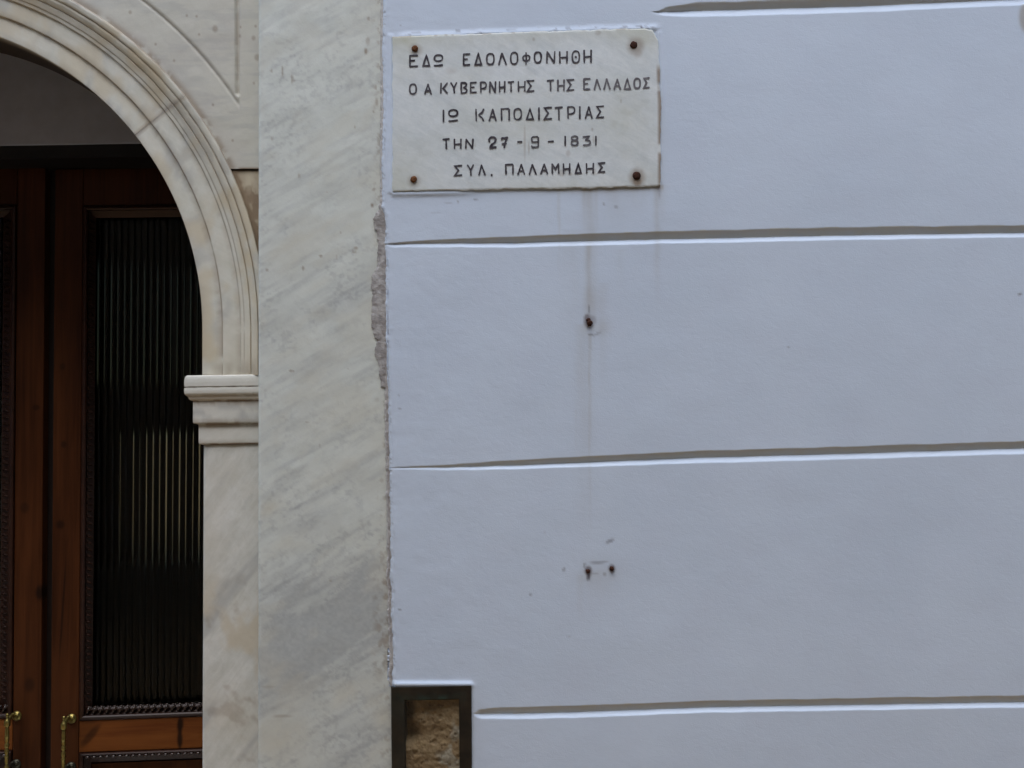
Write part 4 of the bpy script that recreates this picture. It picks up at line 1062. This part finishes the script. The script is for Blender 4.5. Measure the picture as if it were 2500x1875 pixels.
M_mould.node_tree.nodes['Principled BSDF'].inputs['Specular IOR Level'].default_value = 0.35
M_rebate = mat_plain('dark_wood', (0.010, 0.006, 0.005), .5, .3, 40)
t = NT('reeded_glass'); t.set((0.70, 0.71, 0.62), 0.09, spec=0.06); t.b.inputs['Transmission Weight'].default_value = 1.0; t.b.inputs['IOR'].default_value = 1.3; M_glass = t.m

def leaf(mirror):
    yaw = math.radians(2.6)
    gx = 113.0
    p0 = P(gx, 1300, 0.600)
    nrm = np.array([math.sin(yaw), -math.cos(yaw), 0.0]) if not mirror else np.array([0.0, -1.0, 0.0])
    lab = ('tall wooden door leaf right of the meeting gap, dark reeded glass and brass pull handle' if not mirror else
           'wooden door leaf left of the meeting gap, cut off by the picture edge')
    th = thing('door_leaf', lab, 'door', (float(p0[0]) + (0.35 if not mirror else -.35), 0.62, 0.0))
    def gl(y): return np.interp(y, [415, 1870, 2430], [122.5, 111, 106])        # middle of the gap
    def mx(x, y):
        return 2 * gl(y) - x if mirror else x
    def Q(x, y, off):                        # off towards the street
        return PP(float(mx(x, y)), y, p0, nrm, off)
    def slab(pts, f, bck, mb):
        fr = [Q(x, y, f) for x, y in pts]; bk = [v - nrm * (f - bck) for v in fr]
        if mirror: fr = fr[::-1]; bk = bk[::-1]
        mb.prism(fr, bk)
    XR = 648.0
    # drawn edges (photo pixels): they follow the measured rail lines
    def slope(y, x):       # horizontal lines of the leaf seen in the photo
        s_ = np.interp(y, [400, 1730, 2400], [-0.009, -0.0365, -0.05])
        if mirror: s_ = -np.interp(y, [400, 1730, 2400], [-0.013, -0.016, -0.016])
        return y + s_ * (x - 300)
    def L(x, y): return (x, slope(y, x))
    def xs(x_bot, y):      # stile edges converge with height like the gap does
        return x_bot + (gl(y) - gl(1870))
    def quad(xa, xb, ya, yb): return [L(xs(xa, ya), ya), L(xs(xa, yb), yb), L(xs(xb, yb), yb), L(xs(xb, ya), ya)]
    TOP, BOT = 411, 2415
    b = MB(); slab(quad(123, 191, TOP, BOT), 0, -.045, b); b.build('stile', M_stile, th, bevel=.003)
    b = MB(); slab(quad(XR - 70, XR, TOP, BOT), 0, -.045, b); b.build('stile', M_stile, th, bevel=.003)
    b = MB(); slab(quad(108, 124, TOP, BOT), -.028, -.055, b); b.build('rebate', M_rebate, th)
    b = MB(); slab(quad(192.5, XR - 71, TOP, 500), -.0015, -.045, b); b.build('rail', M_stile, th, bevel=.002)
    b = MB(); slab(quad(192.5, XR - 71, 1757, 1833), -.0015, -.045, b); b.build('rail', M_rail, th, bevel=.002)
    b = MB(); slab(quad(192.5, XR - 71, 2250, BOT), -.0015, -.045, b); b.build('rail', M_stile, th, bevel=.002)
    b = MB(); slab(quad(215, XR - 90, 1862, 2230), -.026, -.042, b); b.build('panel', M_stile, th)
    # sloped dark frame moulding round the glass and round the panel
    def moulding(xa, xb, ya, yb, wx, wy):
        b = MB()
        prof = [(0, -.002), (.12, .004), (.25, .006), (.36, .003), (.45, -.008), (1, -.020)]
        co = [(xa, ya, 1, 1), (xa, yb, 1, -1), (xb, yb, -1, -1), (xb, ya, -1, 1)]
        vs = []; fs = []
        for (x, y, sx, sy) in co:
            for f_, o in prof:
                xx = x + sx * wx * f_; yy = y + sy * wy * f_
                vs.append(Q(*L(xs(xx, yy), yy), o))
        n = len(prof)
        for k in range(4):
            for i in range(n - 1):
                a = k * n + i; c = ((k + 1) % 4) * n + i
                fs.append((a, a + 1, c + 1, c) if not mirror else (c, c + 1, a + 1, a))
        b.add(vs, fs)
        return b.build('moulding', M_mould, th)
    moulding(192, XR - 70.5, 500.5, 1756, 32, 31)
    moulding(192, XR - 70.5, 1834, 2249, 30, 24)
    # carved leaf-and-dart strip, along the four sides of the glass
    def strip(x0, y0, x1, y1, n, off, size, horiz, egg=True, mt=None):
        b = MB()
        for k in range(n):
            f_ = (k + .5) / n
            x, y = x0 + (x1 - x0) * f_, y0 + (y1 - y0) * f_
            c = Q(*L(xs(x, y), y), off)
            c2_ = Q(*L(xs(x + 1, y), y), off)
            u = Vector(c2_ - c).normalized(); w = Vector((0, 0, 1)); nn = Vector(nrm)
            if mirror: u = -u
            s_ = size
            if horiz:
                ux, uw = u, w
            else:
                ux, uw = w, -u
            if egg:
                b.ellipsoid(Vector(c) + ux * s_ * .05 - uw * s_ * .10, [ux * s_ * .30 + uw * s_ * .10, nn * s_ * .42, uw * s_ * .58 + ux * s_ * .16], 8, 6)
                b.ellipsoid(Vector(c) + ux * s_ * .42 + uw * s_ * .18, [ux * s_ * .15, nn * s_ * .30, uw * s_ * .42 + ux * s_ * .20], 6, 5)
                b.ellipsoid(Vector(c) + ux * s_ * .15 + uw * s_ * .52, [ux * s_ * .36, nn * s_ * .26, uw * s_ * .13], 6, 4)
            else:
                b.ellipsoid(c, [ux * s_ * .46, nn * s_ * .34, uw * s_ * .24 + ux * s_ * .10], 8, 5)
        # base strip
        pts = [(x0, y0), (x1, y1)]
        return b.build('bead_moulding', mt or M_bead, th, smooth=True)
    pit = 15.9
    strip(205, 1731, 205 + 18 * pit, 1731, 18, -.0065, .0185, True)
    strip(212, 514, 212 + 17 * pit, 514, 17, -.0150, .014, True, True, M_beadd)
    strip(213, 535, 213, 1715, 74, -.0105, .015, False, True, M_beadd)
    strip(205, 1845, 205 + 18 * pit, 1845, 18, .002, .0165, True, False)
    # glass: real reeds, one every 15.7 px
    n = int((XR - 100 - 224) / pit)
    px_ = []; of_ = []
    for k in range(n):
        for j in range(16):
            f_ = j / 16
            px_.append(224 + (k + f_) * pit)
            of_.append(-.034 + .0043 * (1 - (2 * f_ - 1) ** 2))
    px_.append(224 + n * pit); of_.append(-.034)
    rows = []
    for y in np.linspace(528, 1722, 60):
        rows.append([Q(*L(xs(x, y), y), o + .00025 * math.sin(y * .31 + x) * .4) for x, o in zip(px_, of_)])
    V = np.array(rows)
    back = np.array([[q - nrm * .014 for q in r] for r in [[Q(*L(xs(x, y), y), -.034) for x in px_] for y in np.linspace(528, 1722, 60)]])
    nr, nc = V.shape[:2]; ii = np.arange(nr * nc).reshape(nr, nc)
    f1 = np.stack([ii[:-1, :-1], ii[1:, :-1], ii[1:, 1:], ii[:-1, 1:]], -1).reshape(-1, 4); f2 = f1[:, ::-1] + nr * nc
    rim = []
    for a, c in list(zip(ii[0, :-1], ii[0, 1:])) + list(zip(ii[1:, 0], ii[:-1, 0])) + list(zip(ii[-1, 1:], ii[-1, :-1])) + list(zip(ii[:-1, -1], ii[1:, -1])): rim.append((a, c, c + nr * nc, a + nr * nc))
    fs_ = np.concatenate([f1, f2, np.array(rim)])
    if mirror: fs_ = fs_[:, ::-1]
    me = np_mesh('glass_pane', np.concatenate([V.reshape(-1, 3), back.reshape(-1, 3)]), fs_, True)
    me.set_sharp_from_angle(angle=math.radians(80))
    link_mesh('glass_pane', me, M_glass, th)
    # pull handle: turned brass bar held off the stile by two posts
    axx = 174.0
    def hz(y): return Q(*L(xs(axx, 1808) if not mirror else xs(axx + 8, 1808), y), 0.0)
    up = [(75, .5), (74, 2.4), (71, 4.0), (67.5, 3.2), (65.5, 1.8), (63, 3.0), (60, 4.2), (57.5, 6.4), (54, 6.9), (46, 6.7), (44.5, 5.8), (44, 3.2), (41.5, 3.2), (40, 3.9), (32, 4.6), (24, 4.5), (22.5, 5.2), (20.5, 5.2), (19.5, 4.3), (12, 4.6), (8, 3.4), (6.5, 3.3), (5, 4.7), (2.5, 5.2), (0, 5.2), (-2.5, 4.6), (-4, 3.0), (-6, 3.0), (-8, 4.4), (-11, 5.2), (-15, 4.9), (-19, 3.6), (-21, 3.8), (-22.5, 5.2), (-24.5, 5.0), (-26, 4.0), (-34, 4.4), (-40, 3.2), (-42, 2.8), (-46, 4.6), (-50, 6.6), (-58, 7.2), (-62, 6.0), (-64, 3.0), (-68, 3.6), (-71, 3.0), (-74, .6)]
    mm = S / 0.748
    c0 = Vector(hz(1808)); nn = Vector(nrm); OFF = .046
    hd = MB(); hd.lathe(c0 + nn * OFF, (0, 0, 1), [(tz * mm, max(.0003, r * mm)) for tz, r in up][::-1], 18)
    h = hd.build('pull_handle', M_brass, th, smooth=True, autosmooth=50)
    for dz, nm in ((56, M_brass), (-56, M_brassdark)):
        cz = c0 + Vector((0, 0, dz * mm))
        b = MB()
        b.lathe(cz, nn, [(-.002, .014), (.002, .0145), (.005, .012), (.007, .0085), (.012, .007)], 20)
        arc = [cz + nn * (.008 + (OFF - .010) * k / 10) + Vector((0, 0, .008 * math.sin(math.pi * k / 10))) for k in range(11)]
        b.tube(arc, [.0075 - .0025 * math.sin(math.pi * k / 10) for k in range(11)], 12)
        for s2 in (-1, 1):
            b.ellipsoid(cz + nn * .010 + Vector((s2 * .006, 0, .006)), [Vector((.007, 0, .003)), nn * .006, Vector((-.002, 0, .005))], 10, 6)
        o = b.build('handle_post', nm, h, smooth=True, autosmooth=50)
    return th
leaf(False); leaf(True)
b = MB(); b.box(-.82, x1 - .001, .69, .745, 0, 2.75); b.box(x0 + .001, -1.97, .66, .72, 0, 2.75); b.build('door_frame', M_stile, doorway)
# threshold step
b = MB(); b.box(DCX - .78, DCX + .78, .02, .70, 0, float(PP(300, 2420, P(113, 1300, .6), np.array([0, -1., 0]))[2]) + .0)
b.build('doorstep', M_jamb, doorway, bevel=.004)
